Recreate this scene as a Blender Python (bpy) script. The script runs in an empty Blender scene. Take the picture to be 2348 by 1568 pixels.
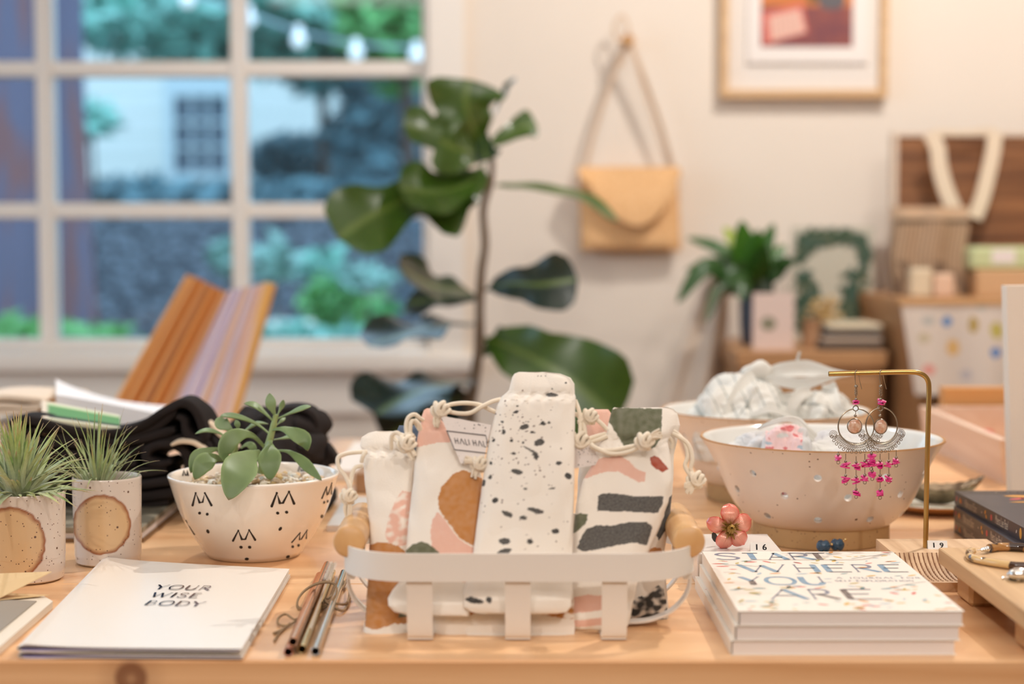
import bpy, math, random
from mathutils import Vector, Matrix, noise
from mathutils.bvhtree import BVHTree
from math import sin, cos, pi, radians as R

# ------------------------------------------------------------------ camera, world, lights, exposure
S = bpy.context.scene
COL = S.collection
CAM = Vector((0, 0, 1.04)); FP = 3913.0; T = 0.76
PITCH = math.atan((784 - 539) / FP)
cd = bpy.data.cameras.new('camera'); cam = bpy.data.objects.new('camera', cd); COL.objects.link(cam)
cam.location = CAM; cam.rotation_euler = (pi / 2 - PITCH, 0, 0)
cd.sensor_width = 36; cd.lens = 36 * FP / 2348; cd.clip_start = .05; cd.clip_end = 200
cd.dof.use_dof = True; cd.dof.focus_distance = 1.37; cd.dof.aperture_fstop = 3.7
S.camera = cam
S.view_settings.view_transform = 'Standard'; S.view_settings.look = 'None'
S.view_settings.gamma = 1; S.view_settings.exposure = 0.0; S.view_settings.use_curve_mapping = False
S.cycles.use_denoising = True
S.cycles.max_bounces = 7; S.cycles.diffuse_bounces = 4; S.cycles.glossy_bounces = 3
S.cycles.transmission_bounces = 4; S.cycles.transparent_max_bounces = 8
S.cycles.sample_clamp_indirect = 4; S.cycles.caustics_reflective = False; S.cycles.caustics_refractive = False

w = bpy.data.worlds.new('daylight'); S.world = w; w.use_nodes = True
bgn = w.node_tree.nodes['Background']
bgn.inputs[0].default_value = (.54, .77, 1.0, 1); bgn.inputs[1].default_value = 2.7

def area(name, loc, size, energy, col, tgt=None, sy=None):
    l = bpy.data.lights.new(name, 'AREA'); l.energy = energy; l.color = col; l.size = size
    if sy: l.shape = 'RECTANGLE'; l.size_y = sy
    o = bpy.data.objects.new(name, l); COL.objects.link(o); o.location = loc
    if tgt: o.rotation_euler = (Vector(tgt) - Vector(loc)).to_track_quat('-Z', 'Y').to_euler()
    return o
def spot(name, loc, tgt, energy, ang=70, rad=.03, col=(1, .945, .885), blend=.6):
    l = bpy.data.lights.new(name, 'SPOT'); l.energy = energy; l.color = col
    l.spot_size = R(ang); l.spot_blend = blend; l.shadow_soft_size = rad
    o = bpy.data.objects.new(name, l); COL.objects.link(o); o.location = loc
    o.rotation_euler = (Vector(tgt) - Vector(loc)).to_track_quat('-Z', 'Y').to_euler()
    return o
WARM = (1, .82, .64)
area('ceiling_fill', (.3, .6, 2.78), 2.0, 13, (1, .95, .90), sy=2.4)  # soft overhead fill, added; no such fixture is seen
area('ceiling_fill', (0, -1.5, 2.70), 2.6, 34, (1, .955, .91), tgt=(0, 1.6, .8), sy=1.0)  # unseen fill added behind the camera to brighten front faces
spot('track_spot', (1.15, 2.35, 2.6), (.1, 1.30, .8), 105, 80, .014)
spot('track_spot', (-.75, 2.4, 2.6), (-.1, 1.3, .8), 40, 80, .014)
spot('track_spot', (.85, -.75, 2.45), (.2, 1.5, .9), 40, 70, .03)
spot('track_spot', (-.75, -.7, 2.45), (-.2, 1.6, .9), 34, 70, .03)
spot('track_spot', (.95, 2.5, 2.6), (.5, 3.7, 1.25), 84, 80, .03)
spot('track_spot', (.9, 2.0, 2.6), (1.2, 3.7, 1.6), 20, 95, .05)

# ------------------------------------------------------------------ helpers
def lin(c):
    return tuple(((v / 255) / 12.92 if v / 255 <= .04045 else (((v / 255) + .055) / 1.055) ** 2.4) for v in c)
def A(px, py, Y):
    """world point on the vertical plane y=Y seen at pixel (px, py) of the photograph"""
    dx = (px - 1174) / FP; dy = -(py - 784) / FP
    d = Vector((dx, cos(PITCH) + dy * sin(PITCH), -sin(PITCH) + dy * cos(PITCH)))
    return CAM + d * (Y / d.y)
def G(px, py, z=T):
    dx = (px - 1174) / FP; dy = -(py - 784) / FP
    d = Vector((dx, cos(PITCH) + dy * sin(PITCH), -sin(PITCH) + dy * cos(PITCH)))
    return CAM + d * ((z - CAM.z) / d.z)
def proj(P):
    q = P - CAM; f = q.y * cos(PITCH) - q.z * sin(PITCH); u = q.y * sin(PITCH) + q.z * cos(PITCH)
    return 1174 + FP * q.x / f, 784 - FP * u / f
def pin(px, py, poly):
    c = False; n = len(poly); j = n - 1
    for i in range(n):
        xi, yi = poly[i]; xj, yj = poly[j]
        if (yi > py) != (yj > py) and px < (xj - xi) * (py - yi) / (yj - yi) + xi: c = not c
        j = i
    return c
def spline(pts, n=6, closed=False):
    pts = [Vector(p) for p in pts]; out = []; m = len(pts)
    rng = range(m if closed else m - 1)
    for i in rng:
        if closed: p0, p1, p2, p3 = pts[i - 1], pts[i], pts[(i + 1) % m], pts[(i + 2) % m]
        else: p0, p1, p2, p3 = pts[max(i - 1, 0)], pts[i], pts[i + 1], pts[min(i + 2, m - 1)]
        for k in range(n):
            t = k / n
            out.append(.5 * ((2 * p1) + (p2 - p0) * t + (2 * p0 - 5 * p1 + 4 * p2 - p3) * t * t + (3 * p1 - p0 - 3 * p2 + p3) * t ** 3))
    if not closed: out.append(pts[-1])
    return out
def lerp(a, b, t): return a + (b - a) * t
def tab(rows, y):
    """piecewise-linear table lookup"""
    if y <= rows[0][0]: return rows[0][1:]
    for a, b in zip(rows, rows[1:]):
        if y <= b[0]:
            t = (y - a[0]) / (b[0] - a[0]); return tuple(lerp(p, q, t) for p, q in zip(a[1:], b[1:]))
    return rows[-1][1:]
WL = {}
class MB:
    def __init__(s): s.v = []; s.f = []; s.m = []; s.c = []
    def add(s, vs, fs, mat=0, col=None):
        b = len(s.v); s.v += [Vector(p) for p in vs]; s.f += [tuple(i + b for i in f) for f in fs]; s.m += [mat] * len(fs)
        s.c += [col] * len(vs) if not (isinstance(col, list)) else col
        return s
    def box(s, a, b, mat=0, rot=0, piv=None, col=None, ch=0):
        x0, y0, z0 = a; x1, y1, z1 = b
        if ch > 0:
            c = ch
            rings = [[(x0+c,y0+c,z0),(x1-c,y0+c,z0),(x1-c,y1-c,z0),(x0+c,y1-c,z0)],
                     None, None, [(x0+c,y0+c,z1),(x1-c,y0+c,z1),(x1-c,y1-c,z1),(x0+c,y1-c,z1)]]
            def r8(z): return [(x0+c,y0,z),(x1-c,y0,z),(x1,y0+c,z),(x1,y1-c,z),(x1-c,y1,z),(x0+c,y1,z),(x0,y1-c,z),(x0,y0+c,z)]
            def r8i(z): return [(x0+c,y0+c,z),(x1-c,y0+c,z),(x1-c,y0+c,z),(x1-c,y1-c,z),(x1-c,y1-c,z),(x0+c,y1-c,z),(x0+c,y1-c,z),(x0+c,y0+c,z)]
            vs = rings[0] + r8(z0+c) + r8(z1-c) + rings[3]
            m = {0:0,1:1,2:1,3:2,4:2,5:3,6:3,7:0}
            fs = [(3,2,1,0)]
            for i in range(8):
                j = (i+1) % 8
                fs.append((4+i,4+j,12+j,12+i))
                lo = (m[i], m[j]); 
                fs.append((m[i],m[j],4+j,4+i) if m[i]!=m[j] else (m[i],4+j,4+i))
                fs.append((12+i,12+j,20+m[j],20+m[i]) if m[i]!=m[j] else (12+i,12+j,20+m[i]))
            fs.append((20,21,22,23))
        else:
            vs = [(x0,y0,z0),(x1,y0,z0),(x1,y1,z0),(x0,y1,z0),(x0,y0,z1),(x1,y0,z1),(x1,y1,z1),(x0,y1,z1)]
            fs = [(3,2,1,0),(4,5,6,7),(0,1,5,4),(1,2,6,5),(2,3,7,6),(3,0,4,7)]
        if rot:
            p = Vector(piv or ((x0+x1)/2, (y0+y1)/2, 0)); M = Matrix.Rotation(rot, 3, 'Z')
            vs = [M @ (Vector(q) - p) + p for q in vs]
        return s.add(vs, fs, mat, col)
    def loft(s, rings, mat=0, cap=True, closed=True, cols=None, loop=False):
        n = len(rings[0]); vs = [p for r in rings for p in r]; fs = []
        nr = len(rings)
        for i in range(nr if loop else nr - 1):
            a = i * n; b = ((i + 1) % nr) * n
            for k in range(n if closed else n - 1):
                l = (k + 1) % n; fs.append((a + k, a + l, b + l, b + k))
        if cap and closed and not loop:
            fs.append(tuple(range(n - 1, -1, -1))); fs.append(tuple((nr - 1) * n + k for k in range(n)))
        return s.add(vs, fs, mat, cols)
    def tube(s, pts, r, n=8, mat=0, sm=0, cap=True, closed=False, flat=1.0, col=None):
        if sm: pts = spline(pts, sm, closed)
        pts = [Vector(p) for p in pts]; m = len(pts); rings = []; prev = None
        for i, p in enumerate(pts):
            if closed: t = pts[(i + 1) % m] - pts[i - 1]
            else: t = pts[min(i + 1, m - 1)] - pts[max(i - 1, 0)]
            if t.length < 1e-9: t = Vector((0, 0, 1))
            t.normalize()
            if prev is None:
                u = t.orthogonal().normalized()
            else:
                u = prev - t * prev.dot(t)
                u = u.normalized() if u.length > 1e-6 else t.orthogonal().normalized()
            prev = u; v = t.cross(u)
            rr = r[min(int(i * len(r) / m), len(r) - 1)] if isinstance(r, list) else (r(i / max(m - 1, 1)) if callable(r) else r)
            rings.append([p + (u * cos(2 * pi * k / n) + v * sin(2 * pi * k / n) * flat) * rr for k in range(n)])
        return s.loft(rings, mat, cap, True, col, loop=closed)
    def lathe(s, prof, c, n=64, mat=0, cap=False):
        """prof: (r, z) list, z above c"""
        rings = []
        for r, z in prof:
            rings.append([Vector((c[0] + r * cos(2*pi*k/n), c[1] + r * sin(2*pi*k/n), c[2] + z)) for k in range(n)])
        return s.loft(rings, mat, cap)
    def sphere(s, c, r, n=12, mat=0, rot=None, jit=0, rnd=None, col=None):
        rx, ry, rz = r if isinstance(r, (tuple, list)) else (r, r, r); c = Vector(c); vs = []; m = max(n // 2, 3)
        for i in range(1, m):
            th = pi * i / m
            for k in range(n):
                ph = 2 * pi * k / n; vs.append(Vector((rx*sin(th)*cos(ph), ry*sin(th)*sin(ph), rz*cos(th))))
        vs += [Vector((0, 0, rz)), Vector((0, 0, -rz))]
        if jit: vs = [q * (1 + (rnd.random() - .5) * jit) for q in vs]
        if rot is not None: vs = [rot @ q for q in vs]
        vs = [q + c for q in vs]; fs = []
        for i in range(m - 2):
            for k in range(n):
                l = (k + 1) % n; fs.append((i*n+k, (i+1)*n+k, (i+1)*n+l, i*n+l))
        t = (m - 1) * n
        for k in range(n):
            l = (k + 1) % n; fs.append((t, k, l)); fs.append((t + 1, (m-2)*n + l, (m-2)*n + k))
        return s.add(vs, fs, mat, col)
    def prism(s, poly, d, mat=0, col=None):
        """poly: list of 3D points, d: extrusion vector"""
        n = len(poly); d = Vector(d); vs = [Vector(p) for p in poly] + [Vector(p) + d for p in poly]
        fs = [tuple(range(n - 1, -1, -1)), tuple(range(n, 2 * n))]
        for k in range(n): l = (k+1) % n; fs.append((k, l, n + l, n + k))
        return s.add(vs, fs, mat, col)
    def grid(s, fn, nu, nv, mat=0, colfn=None):
        vs = []; cs = []
        for i in range(nu + 1):
            for j in range(nv + 1):
                vs.append(fn(i / nu, j / nv)); cs.append(colfn(i / nu, j / nv, vs[-1]) if colfn else None)
        fs = [(i*(nv+1)+j, (i+1)*(nv+1)+j, (i+1)*(nv+1)+j+1, i*(nv+1)+j+1) for i in range(nu) for j in range(nv)]
        return s.add(vs, fs, mat, cs)
    def build(s, name, mats, parent=None, smooth=True, org=None, ang=None):
        if not isinstance(mats, (list, tuple)): mats = [mats]
        if parent is not None: o0 = WL[parent.name]
        elif org is not None: o0 = Vector(org)
        else:
            xs = [v.x for v in s.v]; ys = [v.y for v in s.v]
            o0 = Vector(((min(xs)+max(xs))/2, (min(ys)+max(ys))/2, min(v.z for v in s.v)))
        me = bpy.data.meshes.new(name); me.from_pydata([v - o0 for v in s.v], [], s.f); 
        for m in mats: me.materials.append(m)
        me.polygons.foreach_set('material_index', s.m)
        me.polygons.foreach_set('use_smooth', [smooth] * len(s.f))
        if any(c is not None for c in s.c):
            at = me.color_attributes.new('Col', 'FLOAT_COLOR', 'POINT'); fl = []
            for c in s.c: fl += list(c if c is not None else (1, 1, 1))[:3] + [1]
            at.data.foreach_set('color', fl)
        me.update()
        if smooth:
            try: me.set_sharp_from_angle(angle=R(ang if ang else 40))
            except Exception: pass
        o = bpy.data.objects.new(name, me); COL.objects.link(o)
        if parent is not None: o.parent = parent; WL[o.name] = o0.copy()
        else: o.location = o0; WL[o.name] = o0.copy()
        return o
def tag(o, label=None, cat=None, group=None, kind=None):
    if label: o['label'] = label
    if cat: o['category'] = cat
    if group: o['group'] = group
    if kind: o['kind'] = kind
    return o
def thing(name, loc, label, cat, group=None):
    o = bpy.data.objects.new(name, None); COL.objects.link(o); o.location = loc; o.empty_display_size = .02
    WL[o.name] = Vector(loc); return tag(o, label, cat, group)
def copy_tree(o, parent=None):
    c = o.copy(); COL.objects.link(c)
    if parent is not None: c.parent = parent
    for ch in [x for x in bpy.data.objects if x.parent == o]: copy_tree(ch, c)
    return c
def struct(mb, name, mat, smooth=False):
    o = mb.build(name, mat, smooth=smooth); o['kind'] = 'structure'; return o

# ---- planar drawing: frame (O, U, V, N) maps 2D to 3D
class Plane:
    def __init__(s, O, U, V, lift=.00015):
        s.O = Vector(O); s.U = Vector(U); s.V = Vector(V); s.N = s.U.cross(s.V).normalized() * lift
    def __call__(s, u, v, k=1): return s.O + s.U * u + s.V * v + s.N * k
def ribbon(mb, pl, pts, wd, mat, k=1, sm=0):
    """2D polyline of given width (number or list) drawn on plane or surface mapping pl"""
    if sm: pts = [(p.x, p.y) for p in spline([(x, y, 0) for x, y in pts], sm)]
    n = len(pts); ws = wd if isinstance(wd, list) else [wd] * n
    if len(ws) != n: ws = [ws[min(int(i * len(ws) / n), len(ws) - 1)] for i in range(n)]
    L = []
    for i in range(n):
        ax, ay = pts[max(i-1, 0)]; bx, by = pts[min(i+1, n-1)]; dx, dy = bx-ax, by-ay; l = math.hypot(dx, dy) or 1
        nx, ny = -dy/l*ws[i]/2, dx/l*ws[i]/2; x, y = pts[i]
        L.append((pl(x+nx, y+ny, k), pl(x-nx, y-ny, k)))
    L = [q for q in L if q[0] is not None and q[1] is not None]
    vs = [p for q in L for p in q]
    mb.add(vs, [(2*i, 2*i+1, 2*i+3, 2*i+2) for i in range(len(L)-1)], mat)
def blob(mb, pl, poly, mat, k=1):
    vs = [pl(x, y, k) for x, y in poly]
    if any(v is None for v in vs): return
    mb.add(vs, [tuple(range(len(vs)))], mat)
def ell(cx, cy, rx, ry, a=0, n=14):
    return [(cx + rx*cos(2*pi*i/n)*cos(a) - ry*sin(2*pi*i/n)*sin(a), cy + rx*cos(2*pi*i/n)*sin(a) + ry*sin(2*pi*i/n)*cos(a)) for i in range(n)]
def leafpoly(cx, cy, l, wd, a, n=6):
    out = []
    for i in range(n + 1): t = i / n; out.append((-l/2 + l*t, wd/2*sin(pi*t)**.8))
    for i in range(n - 1, 0, -1): t = i / n; out.append((-l/2 + l*t, -wd/2*sin(pi*t)**.8))
    return [(cx + x*cos(a) - y*sin(a), cy + x*sin(a) + y*cos(a)) for x, y in out]
class Surf:
    """maps photo pixels to a mesh surface by casting from the viewpoint (used to place painted marks on curved ware)"""
    def __init__(s, mb, lift=.0002): s.b = BVHTree.FromPolygons(mb.v, mb.f); s.l = lift
    def __call__(s, px, py, k=1):
        d = (A(px, py, 1.0) - CAM).normalized(); h = s.b.ray_cast(CAM, d)
        if h[0] is None: return None
        n = h[1] if h[1].dot(d) < 0 else -h[1]
        return h[0] + n * s.l * k
# stroke alphabet: (points, weight) weight 1 = thick
GL = {
'A': (.74, [([(0,0),(.37,1)],0), ([(.37,1),(.74,0)],1), ([(.14,.36),(.6,.36)],0)]),
'B': (.6, [([(.08,0),(.08,1)],1), ([(.08,1),(.4,.97),(.48,.76),(.38,.55),(.08,.52)],0), ([(.08,.52),(.45,.5),(.58,.27),(.42,.03),(.08,0)],0)]),
'D': (.72, [([(.08,0),(.08,1)],1), ([(.08,1),(.45,.95),(.68,.7),(.68,.3),(.45,.05),(.08,0)],.4)]),
'E': (.55, [([(.08,0),(.08,1)],1), ([(.08,1),(.52,1)],0), ([(.08,.52),(.42,.52)],0), ([(.08,0),(.55,0)],0)]),
'F': (.5, [([(.08,0),(.08,1)],1), ([(.08,1),(.5,1)],0), ([(.08,.52),(.42,.52)],0)]),
'H': (.74, [([(.08,0),(.08,1)],0), ([(.62,0),(.62,1)],1), ([(.08,.52),(.62,.52)],0)]),
'I': (.2, [([(.1,0),(.1,1)],1)]),
'J': (.4, [([(.3,1),(.3,.15),(.2,0),(.03,.08)],.6)]),
'L': (.5, [([(.08,1),(.08,0)],1), ([(.08,0),(.5,0)],0)]),
'N': (.72, [([(.08,0),(.08,1)],0), ([(.08,1),(.64,0)],1), ([(.64,0),(.64,1)],0)]),
'O': (.86, [([(.43,1),(.15,.9),(.03,.5),(.15,.1),(.43,0),(.71,.1),(.83,.5),(.71,.9),(.43,1)],.6)]),
'P': (.55, [([(.08,0),(.08,1)],1), ([(.08,1),(.42,.97),(.52,.76),(.42,.52),(.08,.48)],.3)]),
'R': (.66, [([(.08,0),(.08,1)],0), ([(.08,1),(.42,.97),(.52,.76),(.42,.54),(.08,.5)],.5), ([(.25,.5),(.66,0)],1)]),
'S': (.56, [([(.5,.86),(.38,.99),(.16,.96),(.06,.78),(.16,.6),(.42,.44),(.52,.26),(.42,.04),(.18,0),(.02,.14)],.5)]),
'T': (.66, [([(0,1),(.66,1)],0), ([(.33,1),(.33,0)],1)]),
'U': (.72, [([(.08,1),(.08,.3),(.2,.05),(.38,0),(.54,.06),(.64,.3)],1), ([(.64,.3),(.64,1)],0)]),
'W': (1.05, [([(0,1),(.28,0)],1), ([(.28,0),(.52,.9)],0), ([(.52,.9),(.78,0)],1), ([(.78,0),(1.05,1)],0)]),
'X': (.6, [([(0,0),(.6,1)],0), ([(0,1),(.6,0)],1)]),
'Y': (.66, [([(0,1),(.33,.48)],1), ([(.66,1),(.33,.48)],0), ([(.33,.48),(.33,0)],1)]),
'-': (.3, [([(.02,.5),(.28,.5)],0)]), '.': (.15, [([(.05,0),(.1,0)],1)]), ' ': (.4, [])}
def letters(mb, pl, text, x, y, h, thin, thick, matf, gap=.18, serif=0, wide=1.0, k=1, hbar=0):
    for ch in text:
        wd, st = GL[ch]
        for pts, wt in st:
            P = [(x + a*h*wide, y + b*h) for a, b in pts]; ww = thin + (thick - thin)*wt
            ribbon(mb, pl, P, ww, matf(wt), k, sm=4 if len(P) > 2 else 0)
            if hbar and len(P) == 2 and abs(P[0][1]-P[1][1]) < 1e-6: ribbon(mb, pl, P, thin*hbar, matf(wt), k)
            if serif and len(P) == 2 and abs(P[0][1]-P[1][1]) > 1e-6:
                for e in P: ribbon(mb, pl, [(e[0]-serif, e[1]), (e[0]+serif, e[1])], thin, matf(0), k)
        x += (wd*wide + gap)*h
    return x
def text_mesh(mb, pl, s, size, mat, x=0, y=0, k=1, shear=0, sx=1.0, align='LEFT'):
    cu = bpy.data.curves.new('t', 'FONT'); cu.body = s; cu.size = size; cu.shear = shear; cu.align_x = align; cu.resolution_u = 3
    o = bpy.data.objects.new('t', cu); COL.objects.link(o)
    me = bpy.data.meshes.new_from_object(o.evaluated_get(bpy.context.evaluated_depsgraph_get()))
    mb.add([pl(x + v.co.x*sx, y + v.co.y, k) for v in me.vertices], [tuple(p.vertices) for p in me.polygons], mat)
    bpy.data.objects.remove(o); bpy.data.curves.remove(cu); bpy.data.meshes.remove(me)

# ------------------------------------------------------------------ materials
MT = {}
def pm(name, col, rough=.5, metal=0, spec=.5, bump=0, bscale=200, var=0, vscale=20, attr=False, sheen=0, stretch=None, col2=None, trans=0, ior=1.45, coat=0, sss=0, detail=3, vthr=None):
    m = bpy.data.materials.new(name); m.use_nodes = True; nt = m.node_tree; N = nt.nodes; L = nt.links
    b = N['Principled BSDF']; c = (*lin(col), 1)
    b.inputs['Base Color'].default_value = c; b.inputs['Roughness'].default_value = rough
    b.inputs['Metallic'].default_value = metal; b.inputs['Specular IOR Level'].default_value = spec
    b.inputs['IOR'].default_value = ior
    if trans: b.inputs['Transmission Weight'].default_value = trans
    if coat: b.inputs['Coat Weight'].default_value = coat; b.inputs['Coat Roughness'].default_value = .06
    if sss: b.inputs['Subsurface Weight'].default_value = sss; b.inputs['Subsurface Radius'].default_value = (.004, .003, .002)
    if sheen: b.inputs['Sheen Weight'].default_value = sheen
    tc = N.new('ShaderNodeTexCoord'); mp = N.new('ShaderNodeMapping'); L.new(tc.outputs['Object'], mp.inputs[0])
    if stretch: mp.inputs['Scale'].default_value = stretch
    src = None
    if attr:
        at = N.new('ShaderNodeAttribute'); at.attribute_name = 'Col'; src = at.outputs['Color']; L.new(src, b.inputs['Base Color'])
    if var or col2:
        n = N.new('ShaderNodeTexNoise'); n.inputs['Scale'].default_value = vscale; n.inputs['Detail'].default_value = detail
        L.new(mp.outputs[0], n.inputs['Vector'])
        rp = N.new('ShaderNodeMapRange'); t0, t1 = vthr or (.35, .65)
        rp.inputs[1].default_value = t0; rp.inputs[2].default_value = t1; L.new(n.outputs['Fac'], rp.inputs[0])
        mx = N.new('ShaderNodeMix'); mx.data_type = 'RGBA'; L.new(rp.outputs[0], mx.inputs[0])
        if col2: mx.inputs[6].default_value = c; mx.inputs[7].default_value = (*lin(col2), 1)
        else:
            mx.blend_type = 'MULTIPLY'; mx.inputs[0].default_value = 1
            if src: L.new(src, mx.inputs[6])
            else: mx.inputs[6].default_value = c
            cr = N.new('ShaderNodeMapRange'); cr.inputs[3].default_value = 1 - var; cr.inputs[4].default_value = 1
            L.new(rp.outputs[0], cr.inputs[0]); L.new(cr.outputs[0], mx.inputs[7])
            for l in list(mx.inputs[0].links): L.remove(l)
            mx.inputs[0].default_value = 1
        L.new(mx.outputs[2], b.inputs['Base Color'])
    if bump:
        n = N.new('ShaderNodeTexNoise'); n.inputs['Scale'].default_value = bscale; n.inputs['Detail'].default_value = 3
        L.new(mp.outputs[0], n.inputs['Vector'])
        bp = N.new('ShaderNodeBump'); bp.inputs['Strength'].default_value = bump; bp.inputs['Distance'].default_value = .001
        L.new(n.outputs['Fac'], bp.inputs['Height']); L.new(bp.outputs[0], b.inputs['Normal'])
    MT[name] = m; return m
def wood(name, c1, c2, axis='x', scale=1.0, rough=.45, knots=(), bands=14, attr=False):
    """grain running along axis"""
    m = bpy.data.materials.new(name); m.use_nodes = True; nt = m.node_tree; N = nt.nodes; L = nt.links; b = N['Principled BSDF']
    tc = N.new('ShaderNodeTexCoord'); mp = N.new('ShaderNodeMapping'); L.new(tc.outputs['Object'], mp.inputs[0])
    s = {'x': (.35, 5, 5), 'y': (5, .35, 5), 'z': (5, 5, .35)}[axis]; mp.inputs['Scale'].default_value = tuple(v*scale for v in s)
    n1 = N.new('ShaderNodeTexNoise'); n1.inputs['Scale'].default_value = 1.6; n1.inputs['Detail'].default_value = 2; L.new(mp.outputs[0], n1.inputs['Vector'])
    mu = N.new('ShaderNodeMath'); mu.operation = 'MULTIPLY'; mu.inputs[1].default_value = bands; L.new(n1.outputs['Fac'], mu.inputs[0])
    last = mu.outputs[0]
    fr = N.new('ShaderNodeMath'); fr.operation = 'PINGPONG'; fr.inputs[1].default_value = 1; L.new(last, fr.inputs[0])
    n2 = N.new('ShaderNodeTexNoise'); n2.inputs['Scale'].default_value = 30; n2.inputs['Detail'].default_value = 4; L.new(mp.outputs[0], n2.inputs['Vector'])
    ad = N.new('ShaderNodeMath'); ad.operation = 'MULTIPLY_ADD'; L.new(n2.outputs['Fac'], ad.inputs[0]); ad.inputs[1].default_value = .55; L.new(fr.outputs[0], ad.inputs[2])
    rp = N.new('ShaderNodeMapRange'); rp.inputs[1].default_value = .2; rp.inputs[2].default_value = 1.35; L.new(ad.outputs[0], rp.inputs[0])
    mx = N.new('ShaderNodeMix'); mx.data_type = 'RGBA'; L.new(rp.outputs[0], mx.inputs[0])
    mx.inputs[6].default_value = (*lin(c1), 1); mx.inputs[7].default_value = (*lin(c2), 1); out = mx.outputs[2]
    for kx, kz, kr in knots:      # knots in the front edge: rings around a point in object x, z
        sp = N.new('ShaderNodeSeparateXYZ'); L.new(tc.outputs['Object'], sp.inputs[0])
        cx = N.new('ShaderNodeCombineXYZ'); L.new(sp.outputs[0], cx.inputs[0]); L.new(sp.outputs[2], cx.inputs[2])
        vs = N.new('ShaderNodeVectorMath'); vs.operation = 'DISTANCE'; vs.inputs[1].default_value = (kx, 0, kz); L.new(cx.outputs[0], vs.inputs[0])
        nn = N.new('ShaderNodeMath'); nn.operation = 'MULTIPLY_ADD'; L.new(n1.outputs['Fac'], nn.inputs[0]); nn.inputs[1].default_value = .012; L.new(vs.outputs['Value'], nn.inputs[2])
        r2 = N.new('ShaderNodeValToRGB'); L.new(nn.outputs[0], r2.inputs[0]); e = r2.color_ramp.elements
        e[0].position = 0; e[0].color = (.75,.75,.75,1); e[1].position = kr*.8; e[1].color = (.55,.55,.55,1)
        for p, cc in ((kr, .95), (kr*1.25, .85), (kr*1.5, .25), (kr*2.6, 0)):
            q = r2.color_ramp.elements.new(p); q.color = (cc, cc, cc, 1)
        m2 = N.new('ShaderNodeMix'); m2.data_type = 'RGBA'; L.new(r2.outputs[0], m2.inputs[0]); L.new(out, m2.inputs[6]); m2.inputs[7].default_value = (*lin((120, 72, 48)), 1)
        out = m2.outputs[2]
    if attr:
        at = N.new('ShaderNodeAttribute'); at.attribute_name = 'Col'
        m3 = N.new('ShaderNodeMix'); m3.data_type = 'RGBA'; m3.blend_type = 'MULTIPLY'; m3.inputs[0].default_value = 1
        L.new(out, m3.inputs[6]); L.new(at.outputs['Color'], m3.inputs[7]); out = m3.outputs[2]
    L.new(out, b.inputs['Base Color']); b.inputs['Roughness'].default_value = rough
    bp = N.new('ShaderNodeBump'); bp.inputs['Strength'].default_value = .12; bp.inputs['Distance'].default_value = .001
    L.new(ad.outputs[0], bp.inputs['Height']); L.new(bp.outputs[0], b.inputs['Normal'])
    return m
def speckled(name, base, spots, rough=.3, dens=260, size=.16, var=.08, coat=.3, attr=False):
    """glaze with dark iron specks"""
    m = pm(name, base, rough, var=var, vscale=18, attr=attr, coat=coat, bump=.08, bscale=120); nt = m.node_tree; N = nt.nodes; L = nt.links; b = N['Principled BSDF']
    out = b.inputs['Base Color'].links[0].from_socket
    tc = N.new('ShaderNodeTexCoord')
    for sc, sz, th in ((dens, size, .35), (dens*.45, size*.9, .72)):
        v = N.new('ShaderNodeTexVoronoi'); v.inputs['Scale'].default_value = sc; L.new(tc.outputs['Object'], v.inputs['Vector'])
        lt = N.new('ShaderNodeMapRange'); lt.inputs[1].default_value = sz; lt.inputs[2].default_value = sz*1.5; lt.inputs[3].default_value = 1; lt.inputs[4].default_value = 0
        L.new(v.outputs['Distance'], lt.inputs[0])
        sp = N.new('ShaderNodeSeparateColor'); L.new(v.outputs['Color'], sp.inputs[0])
        g = N.new('ShaderNodeMath'); g.operation = 'GREATER_THAN'; g.inputs[1].default_value = th; L.new(sp.outputs[0], g.inputs[0])
        mm = N.new('ShaderNodeMath'); mm.operation = 'MULTIPLY'; L.new(lt.outputs[0], mm.inputs[0]); L.new(g.outputs[0], mm.inputs[1])
        mx = N.new('ShaderNodeMix'); mx.data_type = 'RGBA'; L.new(mm.outputs[0], mx.inputs[0]); L.new(out, mx.inputs[6]); mx.inputs[7].default_value = (*lin(spots), 1); out = mx.outputs[2]
    L.new(out, b.inputs['Base Color']); return m
# ------------------------------------------------------------------ room shell
YW = 3.7
m_wall = pm('wall_paint', (238, 226, 212), .7, var=.03, vscale=2, bump=.05, bscale=300)
m_trim = pm('trim_paint', (242, 234, 224), .35)
m_ceil = pm('ceiling_paint', (240, 234, 226), .8)
m_floor = wood('floor_wood', (150, 108, 72), (176, 132, 92), 'x', .6, .4)
m_pwall = pm('window_wall_paint', (226, 208, 190), .7)
X0, X1, Y0 = -2.4, 2.6, -2.2; ZC = 2.85
struct(MB().box((X0-.1, Y0-.1, -.1), (X1+.1, YW+.2, 0)), 'floor', m_floor)
struct(MB().box((X0-.1, Y0-.1, ZC), (X1+.1, YW+.2, ZC+.1)), 'ceiling', m_ceil)
struct(MB().box((X1, Y0, 0), (X1+.1, YW, ZC)), 'wall_right', m_wall)
struct(MB().box((X0-.1, Y0-.1, 0), (X1+.1, Y0, ZC)), 'wall_front', m_wall)
WX0, WX1, WZ0, WZ1 = -1.875, -.178, .80, 2.34     # window opening in the back wall
mb = MB()
mb.box((WX1, YW, 0), (X1+.1, YW+.14, ZC)); mb.box((X0-.1, YW, 0), (WX0, YW+.14, ZC))
mb.box((WX0, YW, 0), (WX1, YW+.14, WZ0)); mb.box((WX0, YW, WZ1), (WX1, YW+.14, ZC))
struct(mb, 'wall_back', m_wall)
mb = MB()   # left wall with its own window opening (daylight from the left)
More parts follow.
